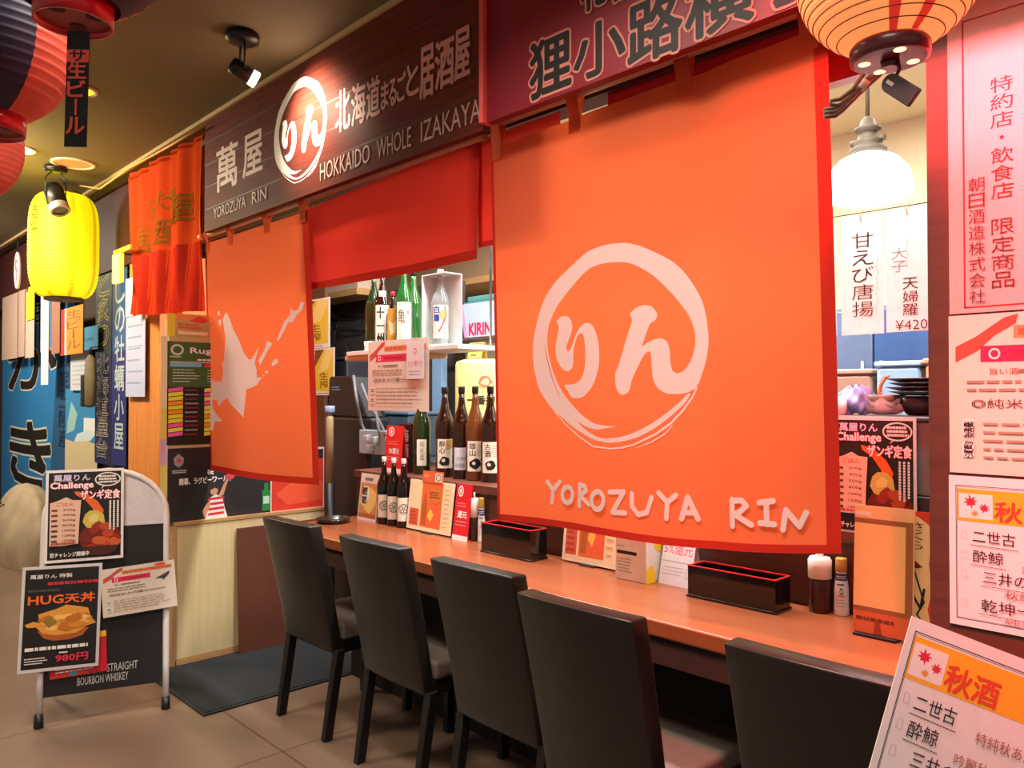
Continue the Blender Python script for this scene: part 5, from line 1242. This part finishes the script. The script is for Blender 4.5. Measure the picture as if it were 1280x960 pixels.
# tap tower, dark machine, wires, outlet box
p = at(412, 604, Y=2.42); t = thing('pump_dispenser', 'slim cream column with pale blue cap beside the dark machine', 'dispenser', (p.x, 2.42, p.z)); hq = zat(412, 520, 2.42) - p.z
b = B(); b.lathe([(.022, .0), (.022, hq - .02), (.018, hq)], seg=20); b.build('column', mat('column_cream', (196, 176, 140), .4), t)
b = B(); b.rod((0, 0, hq + .001), (0, 0, hq + .02), .012); b.lathe([(.028, hq + .02), (.03, hq + .024), (.03, hq + .055), (.026, hq + .06)], seg=20); b.build('cap', mat('cap_blue', (150, 176, 214), .4), t)
b = B(); b.rod((0, 0, 0), (0, 0, .02 - p.z), .03); b.build('base', M_blk, t)
x0, x1 = xw(418, 474, 2.62)
t = thing('draft_machine', 'bulky black machine standing inside the opening behind the counter end', 'machine', (x0, 2.56, 0.0)); hm = zat(440, 470, 2.6)
b = B(); b.box(0, x1 - x0, 0, .14, .002, hm - .25, .02); b.build('body', mat('machine_black', (28, 30, 36), .4), t)
b = B(); b.prism([(0, hm - .249), (x1 - x0 - .05, hm - .249), (x1 - x0 - .22, hm), (0.02, hm)], .01, .13, bev=.008); b.build('hood', mat('machine_black', (28, 30, 36), .4), t)
s = Sheet(.12, .03); s.bars(0, 0, 1, 1, 2, ink((120, 160, 210)), .4, 2); o = s.mesh('badge', t); o.location = (.05, .009, hm - .09)
def wires(label, pts_list, r, m, Y):
    p0 = at(*pts_list[0][0], Y=Y); t = thing('power_cable', label, 'cable', p0)
    for pts in pts_list:
        P = [at(u, v, Y=Y + .03 * math.sin(u * .7)) - p0 for u, v in pts]
        Q = []
        for i in range(len(P) - 1):
            for k in range(4):
                f_ = k / 4; a_ = P[max(i - 1, 0)]; b_ = P[i]; c_ = P[i + 1]; d_ = P[min(i + 2, len(P) - 1)]
                Q.append(.5 * ((2 * b_) + (c_ - a_) * f_ + (2 * a_ - 5 * b_ + 4 * c_ - d_) * f_ ** 2 + (3 * b_ - a_ - 3 * c_ + d_) * f_ ** 3))
        Q.append(P[-1]); b = B(); b.tube(Q, r, 6); b.build('wire', m, t)
wires('loose black wires looped on the dark wall behind the shelf', [[(395, 368), (412, 390), (420, 398), (440, 400), (462, 394)], [(416, 402), (428, 425), (440, 448)], [(424, 400), (418, 425), (432, 445)], [(416, 396), (436, 392), (460, 398)]], .007, M_blk, 3.3)
wires('grey power cables drooping beside the black machine', [[(442, 470), (446, 500), (452, 530), (460, 545)], [(452, 480), (462, 505), (476, 530), (482, 545)], [(470, 515), (474, 540), (480, 560)]], .009, mat('cable_lightgrey', (120, 124, 130), .5), 2.5)
x0, x1 = xw(449, 482, 2.47); z0, z1 = zat(465, 568, 2.47), zat(465, 538, 2.47)
t = thing('outlet_box', 'pale blue outlet box with plugs above the ledge end', 'outlet', (x0, 2.47, z0))
b = B(); b.box(0, x1 - x0, 0, .06, 0, z1 - z0, .006); b.build('housing', mat('outlet_blue', (176, 204, 220), .4), t)
for dx, dz in ((.45, .55), (.72, .5), (.55, .15)):
    b = B(); b.box((x1 - x0) * dx - .018, (x1 - x0) * dx + .018, -.04, -.0005, (z1 - z0) * dz, (z1 - z0) * dz + .035, .004); b.build('plug', mat('plug_grey', (206, 220, 228), .4), t)
b = B(); b.box(.02, .06, .01, .05, LZ - z0, -.001); b.build('post', M_blk, t)
x0, x1 = xw(540, 552, 3.3); b = B(); t = thing('shelf_post', 'light blue upright post in the shadow under the hanging shelf', 'post', (x0, 3.3, 1.02)); b.box(0, x1 - x0, 0, .05, .001, zat(545, 440, 3.3) - 1.02, .004); b.build('upright', mat('post_blue', (130, 170, 206), .4), t)
# dark crates of clutter on the back counter, far side
M_cr = mat('crate_dark', (44, 46, 60), .5, noise=.3, scale=12)
for k, (uL, uR, vb, vt, lab, c) in enumerate(((474, 500, 545, 505, 'dark grey appliance box beneath the hanging notice', (50, 54, 64)), (502, 530, 560, 518, 'blue-grey crate beneath the hanging notice, nearer the green bottles', (66, 84, 104)), (424, 452, 520, 452, 'black storage bin left of the hanging notice', (38, 38, 48)))):
    Y = 2.98; x0, x1 = xw(uL, uR, Y); z1 = zat(uL, vt, Y)
    lab = lab.replace('left of', 'farther along from')
    t = thing('storage_bin', lab, 'bin', (x0, Y - .12, 1.021)); L_, H_ = x1 - x0, z1 - 1.021
    b = B(); b.box(0, L_, 0, .24, 0, H_, .012); m_ = mat('bin_%d' % k, c, .45, noise=.2, scale=10); b.build('bin_body', m_, t)
    b = B(); b.box(-.008, L_ + .008, -.008, .248, H_ + .0005, H_ + .02, .006); b.build('bin_lid', mat('bin_lid_%d' % k, tuple(int(x * 1.3) for x in c), .4), t)

# ================================================================== inside, right-hand opening
# cold case with the poster, plates
x0, x1 = xw(1030, 1185, 2.20); CZt = zat(1100, 521, 2.20)
t = thing('cold_case', 'grey cold display case standing on the ledge behind the chicken poster', 'case', (x0, 2.205, LZ)); cL, cHt = x1 - x0, CZt - LZ
b = B(); b.box(0, cL, 0, .40, .001, cHt * .34, .004); b.build('base', mat('case_dark', (60, 60, 62), .4), t)
b = B(); b.box(0, cL, .002, .40, cHt * .345, cHt - .012, .004); b.build('body', mat('case_grey', (128, 132, 134), .35, metal=.3), t)
b = B(); b.box(-.004, cL + .004, -.004, .404, cHt - .0115, cHt, .003); b.build('lid', mat('case_lid', (70, 70, 74), .35), t)
Pn = [at(*q, Y=2.19) for q in ((1040, 664), (1146, 668), (1040, 520))]
s = challenge(Pn[1].x - Pn[0].x, Pn[2].z - Pn[0].z); onY(s, Pn[0].x, Pn[0].z, 2.192, 'food_poster', 'fried chicken challenge poster taped to the grey cold case', 'poster')
M_china = mat('white_china', (226, 222, 216), .25, coat=.4); M_chb = mat('black_china', (34, 32, 34), .3, coat=.4)
def wavy(p, R, H, label):
    t = thing('wavy_bowl', label, 'bowl', p, group='wavy white bowls on the cold case'); b = B()
    def pt(a, c):
        r = R * (.35 + .65 * c ** .7); return (r * math.cos(2 * PI * a), r * math.sin(2 * PI * a), .001 + H * c ** 1.6 + .006 * c ** 2 * math.sin(2 * PI * a * 8))
    b.grid(pt, 64, 8, wrap=True); b.grid(lambda a, c: tuple(Vector(pt(a, 1 - c)) * 1 + Vector((0, 0, .003 * (1 if c > 0 else .2)))), 64, 8, wrap=True)
    b.lathe([(.002, .002), (R * .36, .001), (R * .36, .006)], seg=32); b.recalc = False; b.build('bowl_body', M_china, t); return t
q = at(1107, 512, Y=2.40)
for k, z in enumerate((0, .016)): wavy((q.x, 2.40, CZt + .001 + z), .062, .026, ['wavy-rimmed white bowl, bottom of the stack on the cold case', 'wavy-rimmed white bowl, on top of the stack beside the black plates'][k])
t = thing('grey_bowl', 'grey garnish bowl resting on the wavy white bowls', 'bowl', (q.x - .004, 2.40, CZt + .034))
b = B(); b.lathe([(.03, .001), (.052, .008), (.058, .026), (.054, .026), (.03, .012), (.004, .01)], seg=32); b.build('bowl_body', mat('grey_china', (104, 106, 92), .35), t)
t = thing('garnish_sprig', 'curved green sprig standing in the grey garnish bowl', 'garnish', (q.x - .012, 2.40, CZt + .046)); b = B()
b.tube([(0, 0, 0), (-.006, 0, .02), (-.002, 0, .042), (.012, 0, .062), (.026, 0, .072)], [.006, .006, .005, .004, .002], 8); b.build('stem', mat('sprig_green', (150, 156, 92), .6), t)
b = B()
for k in range(9):
    z = .008 + k * .007; x = -.004 + .0004 * (k - 3) ** 2
    b.tube([(x, 0, z), (x + .012, -.004, z + .006)], [.0022, .0006], 5); b.tube([(x, 0, z), (x - .010, .003, z + .006)], [.0022, .0006], 5)
b.build('leaflets', MATS['sprig_green'], t)
for k, (dx, a) in enumerate(((-.036, .5), (-.05, 1.2), (.034, 2.4))):
    pass
q2 = at(1152, 512, Y=2.42)
t = thing('black_bowl', 'dark bowl under the stack of black plates on the cold case', 'bowl', (q2.x, 2.42, CZt + .001))
b = B(); b.lathe([(.035, 0), (.04, .004), (.062, .03), (.066, .056), (.062, .056), (.05, .02), (.004, .012)], seg=36); b.build('bowl_body', M_chb, t)
pz = CZt + .058
for k in range(4):
    t = thing('black_plate', 'black plate in the stack beside the wavy white bowls', 'plate', (q2.x + .004 * (-1) ** k, 2.42, pz + k * .0125), group='stacked black plates on the cold case')
    b = B(); b.lathe([(.05, 0), (.055, .001), (.090, .011), (.088, .0125), (.05, .004), (.003, .004)], seg=40); b.build('plate_body', M_chb, t)
qb = at(1066, 518, Y=2.36); t = thing('plastic_bag', 'crumpled light blue plastic bag on the cold case beside the bowls', 'bag', (qb.x, 2.38, CZt + .001)); b = B(); r_ = random.Random(4)
def bagpt(a, c):
    th = 2 * PI * a; r = .052 * math.sin(PI * min(1, .12 + c * .86)) ** .6; r *= 1 + .16 * math.sin(5 * th + 7 * c) + .09 * math.sin(11 * th - 9 * c)
    return (r * math.cos(th) * 1.1, r * math.sin(th) * .8, .085 * c + .006 * math.sin(4 * th))
b.grid(bagpt, 48, 14, wrap=True); b.build('bag_body', mat('bag_blue', (104, 160, 214), .35, coat=.2), t)
qb = at(1050, 520, Y=2.33); t = thing('container', 'small white container on the cold case next to the blue bag', 'container', (qb.x - .012, 2.33, CZt + .001)); b = B(); b.lathe([(.026, 0), (.03, .003), (.032, .055), (.029, .055), (.027, .006), (.002, .005)], seg=24); b.build('container_body', M_capw, t)
# back part: blue fridge front and containers
Yb = 3.55; xr0, xr1 = at(1000, 480, Y=Yb).x, at(1215, 480, Y=Yb).x
t = thing('steel_fridge', 'blue-grey steel fridge doors at the back of the kitchen', 'fridge', (xr0, Yb, 0)); zf = zat(1100, 380, Yb); xm = at(1092, 480, Y=Yb).x - xr0
b = B(); b.box(0, xr1 - xr0, .03, .6, .02, zf, .005); b.build('carcass', mat('fridge_grey', (120, 128, 140), .35), t)
b = B(); b.box(.005, xm - .004, 0, .029, .05, zf - .02, .006); drs = [b.build('door', mat('fridge_door_blue', (112, 134, 170), .3, metal=.2), t)]
b = B(); b.box(xm + .004, xr1 - xr0 - .005, 0, .029, .05, zf - .02, .006); drs.append(b.build('door', mat('fridge_door_deep', (72, 112, 172), .3, metal=.2), t))
for x in (xm - .04, xm + .04): b = B(); b.rod((x, -.02, zf - .5), (x, -.02, zf - .25), .008); b.build('handle', M_steel, drs[x > xm])
Yw = 3.04
for uL, uR, vt, c, lab in ((1040, 1089, 462, (176, 140, 122), 'pinkish brown storage tub at the back of the kitchen'), (1095, 1150, 452, (148, 182, 216), 'light blue storage tub with white lid behind the plates'), (1156, 1176, 448, (206, 140, 104), 'orange tub half hidden by the brown wall behind the plates')):
    x0, x1 = xw(uL, uR, Yw - .1); z1 = zat(uL, vt, Yw - .1); t = thing('storage_tub', lab, 'tub', (x0, Yw - .10, 1.021)); L_, H_ = x1 - x0, z1 - 1.021
    b = B(); b.box(0, L_, 0, .2, 0, H_ - .02, .014); b.build('tub_body', mat('tub_%d' % c[0], c, .35), t)
    b = B(); b.box(-.006, L_ + .006, -.006, .206, H_ - .0195, H_, .006); b.build('tub_lid', mat('tublid_%d' % c[0], tuple(min(255, int(x * 1.12)) for x in c), .3), t)
# wire with hand-written menu strips
Ym = 2.32; w0, w1 = at(1000, 278, Y=Ym), at(1185, 249, Y=Ym)
t = thing('hanging_wire', 'thin dark wire stretched in the opening with paper menu strips', 'wire', w0); b = B(); b.rod((0, 0, 0), (w1 - w0), .0016, seg=6); b.build('strand', M_blk, t)
for q_ in (Vector((0, 0, 0)), w1 - w0): b = B(); b.rod(q_, (q_.x, q_.y, CEIL - .0125 - w0.z), .0016, seg=6); b.build('hanger', M_blk, t)
HW = ink((44, 40, 44)); GR = ink((150, 146, 150))
def strip_menu(uL, uR, vt, vb, label, deco):
    um = (uL + uR) / 2; x0, x1 = xw(uL, uR, Ym); z0, z1 = zat(um, vb, Ym), zat(um, vt, Ym); f_ = ((x0 + x1) / 2 - w0.x) / (w1.x - w0.x); zw = w0.z + (w1.z - w0.z) * f_
    t = thing('menu_strip', label, 'menu', (x0, Ym - .003, z0)); s = Sheet(x1 - x0, z1 - z0, mat('menu_paper', (240, 238, 234), .6), .0008); deco(s, lambda u, v: ((at(u, v, Y=Ym).x - x0) / (x1 - x0), (at(u, v, Y=Ym).z - z0) / (z1 - z0))); s.mesh('paper', t)
    b = B(); b.tube([((x1 - x0) * .5, -.003, z1 - z0 - .022), ((x1 - x0) * .5 - .004, -.004, z1 - z0 - .004), ((x1 - x0) * .5, -.004, zw - z0 + .006), ((x1 - x0) * .5 + .005, .0, zw - z0 + .004), ((x1 - x0) * .5 + .002, .003, z1 - z0 - .014)], .0012, 6); b.build('clip', mat('clip_brass', (190, 170, 120), .35, metal=.6), t)
def d1(s, f):
    a, b_ = f(1066, 398), f(1092, 288); s.vtext('甘えび唐揚', a[0], b_[0], b_[1], a[1], HW, -.012)
    s.stroke([f(1097 + 1.2 * math.sin(k * 1.4), 318 + k * 4) for k in range(20)], .0009, GR)
def d2(s, f):
    a, b_ = f(1115, 342), f(1134, 308); s.vtext('大子', a[0], b_[0], b_[1], a[1], GR, -.02)
    a, b_ = f(1129, 396), f(1148, 345); s.vtext('天婦羅', a[0], b_[0], b_[1], a[1], HW, .0)
    a, b_ = f(1120, 413), f(1160, 398); s.text('¥420', a[0], a[1], b_[0], b_[1], HW, -.012)
    s.stroke([f(1134 + 1.2 * math.sin(k * 1.5), 298 + k * 4) for k in range(10)], .0009, GR)
strip_menu(1020, 1047, 282, 420, 'plain paper strip half hidden behind the emblem curtain edge', lambda s, f: s.bars(.3, .2, .7, .8, 6, HW, .3, 3))
strip_menu(1053, 1106, 268, 418, 'white hand-written fried shrimp menu strip hanging from the wire', d1)
strip_menu(1109, 1166, 259, 414, 'white hand-written tempura price strip beside the brown wall', d2)
# pendant lamp
pq = at(1085, 225, Y=2.86); t = thing('pendant_lamp', 'white opal glass pendant lamp hanging in the kitchen opening', 'lamp', (pq.x, pq.y, pq.z)); RLp = 52 / F * (pq - CAM).dot(FWD)
b = B(); b.lathe([(.03, RLp * .66), (RLp * .35, RLp * .62), (RLp * .65, RLp * .48), (RLp * .88, RLp * .22), (RLp * .985, -RLp * .1), (RLp, -RLp * .34), (RLp * .96, -RLp * .44), (RLp * .8, -RLp * .5), (RLp * .4, -RLp * .56), (.004, -RLp * .58)], seg=48, cap=False)
b.build('shade', mat('opal_glass', (255, 252, 244), .3, noise=0, emit=2.2), t)
M_brz = mat('bronze', (92, 82, 68), .6); zz = RLp * .64
b = B(); b.lathe([(.062, zz), (.064, zz + .014), (.05, zz + .022), (.042, zz + .03), (.05, zz + .036), (.036, zz + .05), (.03, zz + .075), (.046, zz + .082), (.046, zz + .09), (.03, zz + .098), (.022, zz + .12), (.006, zz + .135)], seg=28); b.build('fitter', M_brz, t)
for s_ in (-1, 1): b = B(); b.rod((s_ * .03, 0, zz + .05), (s_ * .06, 0, zz + .045), .009, .011); b.build('thumb_screw', M_brz, t)
b = B(); b.rod((0, 0, zz + .13), (0, 0, CEIL - pq.z - .001), .007); b.build('cord', M_brz, t)
light('pendant_glow', 'POINT', (pq.x, pq.y - .02, pq.z - RLp * .63 - .12), 9, (1, .95, .85), .1)

# ================================================================== next shop's banners and papers (far side)
YB2 = 1.90
def banner(uL, uR, vt, vb, deco, base, name, label, cat='banner', Y=YB2, t=.002, ztop=None):
    um = (uL + uR) / 2; x0, x1 = xw(uL, uR, Y); z0, z1 = max(.02, zat(um, vb, Y)), zat(um, vt, Y) if ztop is None else ztop; s = Sheet(x1 - x0, z1 - z0, base, t)
    deco(s); return onY(s, x0, z0, Y, name, label, cat)
NAV, BLU = ink((36, 40, 84)), ink((42, 118, 176))
def kaki(s):
    s.poly([(.7, 0), (1, 0), (1, 1), (.84, 1)], ink((40, 84, 122))); OL2 = ink((210, 206, 190))
    s.text('か', .10, .63, .80, .84, BLACK, .06, outline=OL2, ow=.022); s.text('き', .14, .22, .74, .48, BLACK, .06, outline=OL2, ow=.022); s.text('生', .3, .90, .7, .99, BLACK, .05, outline=OL2, ow=.025); s.vtext('期間限定三陸産', .84, .95, .92, .40, ink((26, 52, 84)), .04)
banner(3, 92, 372, 690, kaki, BLU, 'shop_banner', 'blue oyster banner with huge black characters by the neighbouring shop')
def seaf(s): s.poly([(0, 0), (1, 0), (1, .36), (.7, .40), (.3, .36), (0, .38)], ink((206, 190, 150))); s.poly([(.05, .45), (.3, .5), (.4, .7), (.2, .85), (.08, .6)], ink((150, 196, 190))); s.rect(.6, .5, .95, .66, ink((226, 230, 232))); s.poly([(.3, .36), (.8, .40), (1, .5), (.7, .52), (.4, .46)], ink((206, 222, 230)))
banner(82, 122, 486, 592, seaf, ink((58, 136, 190)), 'seafood_poster', 'blue and cream seafood poster beside the oyster banner', 'poster', 1.88)
banner(88, 112, 438, 488, lambda s: s.bars(.1, .1, .9, .9, 7, ink((170, 176, 186)), .3, 3), ink((206, 210, 216)), 'notice_paper', 'small pale paper pinned above the seafood poster', 'notice', 1.86)
def vb1(s):
    for k, y in enumerate((.80, .60, .40, .2, 0)): s.rect(0, y, 1, y + .2, ink(((58, 84, 44), (60, 78, 50), (44, 52, 60), (38, 38, 76), (36, 36, 84))[k])); s.layer -= 1
    s.up(); s.vtext('旬の魚と炙り', .14, .86, .98, .42, ink((60, 66, 40)), .02, outline=ink((206, 190, 60)), ow=.03); s.vtext('北海道屋台', .14, .86, .40, .02, ink((40, 40, 70)), .02, outline=ink((170, 160, 140)), ow=.03)
banner(119, 139, 238, 580, vb1, ink((50, 60, 60)), 'shop_banner', 'narrow dark banner with yellow outlined characters beside the glowing lantern', Y=1.84)
def vb2(s):
    s.rect(0, .72, 1, 1, ink((60, 96, 90))); s.rect(0, .4, 1, .72, ink((40, 84, 140))); s.rect(0, 0, 1, .4, ink((38, 44, 110))); s.vtext('あっけしの牡蠣小屋', .2, .85, .97, .05, ink((176, 190, 196)), .03)
banner(140, 158, 226, 582, vb2, ink((40, 70, 120)), 'shop_banner', 'narrow blue banner with pale vertical characters next to the orange pier', Y=1.84)
def papr(s): s.bars(.1, .1, .9, .95, 6, ink((140, 150, 190)), .16, 3); s.rect(.1, .62, .9, .63, ink((130, 140, 180)))
banner(157, 181, 395, 496, papr, ink((186, 190, 226)), 'notice_paper', 'pale lavender paper taped on the orange pier', 'notice', 1.80)
banner(156, 166, 348, 396, lambda s: None, ink((190, 196, 226)), 'notice_paper', 'small pale slip above the lavender paper', 'notice', 1.81)
def orp(s): s.rect(0, 0, .2, 1, ink((206, 60, 50))); s.vtext('生ビール', .3, .9, .95, .1, ink((170, 90, 30)), .02); s.rect(.2, .0, .28, 1, ink((240, 230, 220)))
banner(75, 103, 384, 443, orp, ink((232, 156, 50)), 'drink_poster', 'orange beer poster directly under the tall yellow lantern', 'poster', 1.80)
ZR = zat(20, 366, 1.79)
t = thing('hanging_rod', 'thin dark rod from which the row of paper strips hangs', 'rod', (at(-30, 400, Y=1.796).x, 1.796, ZR - .004)); b = B(); b.rod((0, 0, 0), (at(80, 400, Y=1.796).x - t.location.x, 0, 0), .0035, seg=8); b.build('bar', M_blk, t)
for x in (.3, 1.6): b = B(); b.rod((x, 0, 0), (x, .024 + .13, 0), .0035, seg=8); b.build('bracket', M_blk, t)
def fab(c): return lambda s: s.vbars(.05, .05, .95, .95, 3, ink(c), .2, 3)
for k, (uL, uR, vt, vb, c, lab) in enumerate(((2, 21, 366, 449, (196, 166, 150), 'pinkish paper strip hung over the oyster banner, first of the row'), (22, 30, 362, 446, (186, 158, 142), 'narrow pinkish paper strip hung over the oyster banner'), (31, 42, 368, 447, (206, 176, 160), 'pinkish paper strip beside the yellow slip over the oyster banner'), (32, 42, 366, 400, (232, 200, 40), 'small yellow slip hung over the oyster banner'),
                            (50, 62, 376, 440, (190, 170, 160), 'grey-pink paper strip between yellow slip and orange beer poster'), (51, 60, 416, 481, (232, 228, 230), 'bright white paper strip hanging lower before the oyster banner'), (64, 74, 382, 442, (170, 120, 96), 'brown paper strip touching the orange beer poster'))):
    banner(uL, uR, vt, vb, (lambda s: None), ink(c), 'paper_strip', lab, 'paper strip', 1.79 - .0045 * (k % 2 + (k in (3, 5))), ztop=ZR)
banner(104, 122, 408, 437, lambda s: s.bars(.1, .3, .9, .6, 1, ink((60, 120, 160)), .5, 2), ink((76, 160, 206)), 'small_poster', 'small bright blue poster beside the orange beer poster', 'poster', 1.81)
def rnd(s): s.ell(.5, .5, .5, .5, ink((226, 206, 206))); s.stroke([(.5, .9), (.3, .5), (.7, .4), (.5, .1)], .02, ink((206, 50, 70))); s.ring(.5, .62, .3, .2, .08, .06, ink((206, 50, 70)))
um, Y = 22, 1.70; p = at(22, 338, Y=Y); t = thing('round_sign', 'small oval red and white sign high above the paper strips', 'sign', p)
b = B(); b.lathe([(.085, -.012), (.09, -.008), (.09, .008), (.085, .012)], seg=32, M=Matrix.Rotation(PI / 2, 4, 'X') @ Matrix.Diagonal((1, 1.9, 1, 1))); b.build('disc', mat('sign_pale', (226, 206, 206), .4), t)
s = Sheet(.15, .30); s.stroke([(.5, .95), (.28, .6), (.7, .45), (.5, .05)], .02, ink((206, 50, 70))); s.ring(.5, .66, .3, .14, .08, .05, ink((206, 50, 70))); o = s.mesh('emblem_print', t); o.location = (-.075, -.0125, -.15)
b = B(); b.rod((0, 0, .165), (0, 0, CEIL - p.z - .001), .004); b.build('cord', M_blk, t)
# small lit yellow flag sign
p = at(147, 335, Y=1.66); t = thing('flag_sign', 'small lit yellow flag sign on a bracket in front of the narrow blue banner', 'sign', p); x0, x1 = xw(142, 151, 1.66); z0, z1 = zat(147, 354, 1.66), zat(147, 318, 1.66)
b = B(); b.box(x0 - p.x, x1 - p.x, -.015, .015, z0 - p.z, z1 - p.z, .004); b.build('panel', mat('lit_flag', (255, 246, 130), .5, emit=1.0, ecol=(255, 240, 90), noise=0), t)
b = B(); xe = at(164, 316, Y=1.66).x - p.x; b.box(x0 - p.x, xe, -.008, .008, z1 - p.z + .001, z1 - p.z + .03, .003); b.build('bracket', mat('lit_bracket', (236, 186, 30), .5, emit=.5, noise=0), t)
b = B(); b.rod((x0 - p.x + .02, .008, z1 - p.z + .015), (x0 - p.x + .02, 1.8399 - p.y, z1 - p.z + .015), .006); b.build('arm', M_blkm, t)
# hanging bag and big cream sack
p = at(113, 472, Y=1.76); t = thing('hanging_bag', 'slim black and khaki bag hanging beside the narrow dark banner', 'bag', p)
b = B(); b.lathe([(.03, -.22), (.062, -.20), (.066, .0), (.055, .13), (.02, .17)], seg=24, squash=(1, .6)); b.build('body', mat('bag_khaki', (120, 108, 82), .7), t)
b = B(); b.box(-.07, -.01, -.05, .03, -.215, .02, .01); b.build('pocket', mat('bag_black', (30, 30, 32), .7), t)
b = B(); b.tube([(-.02, 0, .165), (-.01, 0, .22), (.01, 0, .22), (.02, 0, .165)], .006, 8); b.rod((0, .0, .222), (0, .09, .235), .004); b.build('strap', M_blk, t)
q = at(38, 690, Z=0); Ys = 1.66; xs_a, xs_b = xw(2, 76, Ys); cxs = (xs_a + xs_b) / 2; rs = (xs_b - xs_a) / 2 * .62; zs1 = zat(40, 606, Ys)
t = thing('cloth_sack', 'big rounded cream cloth sack on the floor below the oyster banner', 'sack', (cxs, Ys, 0)); b = B()
def sk(a, c):
    th = 2 * PI * a; k = (1 - max(0, c * 1.18 - .18) ** 2.6) ** .5 if c < 1 else .0; k *= .93 + .07 * math.sin(PI * min(1, c * 1.5)); r = rs * max(.002, k) * (1 + .03 * math.sin(5 * th + 3 * c) + .02 * math.sin(9 * th - 5 * c))
    return (r * math.cos(th), r * math.sin(th) * .38, .002 + zs1 * c)
b.grid(sk, 56, 24, wrap=True); b._done([b.bm.faces.new([v for v in b.bm.verts[0:56]][::-1]) if False else b.bm.faces[0]] if False else []); b.build('sack_body', mat('sack_cloth', (168, 148, 122), .85, noise=.2, scale=5, bump=.4), t)
b = B()
for a0 in (-2.5, -2.1, -1.7):
    P = [Vector(sk(((a0 + .35 * math.sin(k * .9)) / (2 * PI)) % 1, .35 + .05 * k)) * 1.012 for k in range(9)]; b.tube(P, .005, 6)
b.build('crease', mat('sack_crease', (50, 46, 40), .8), t)
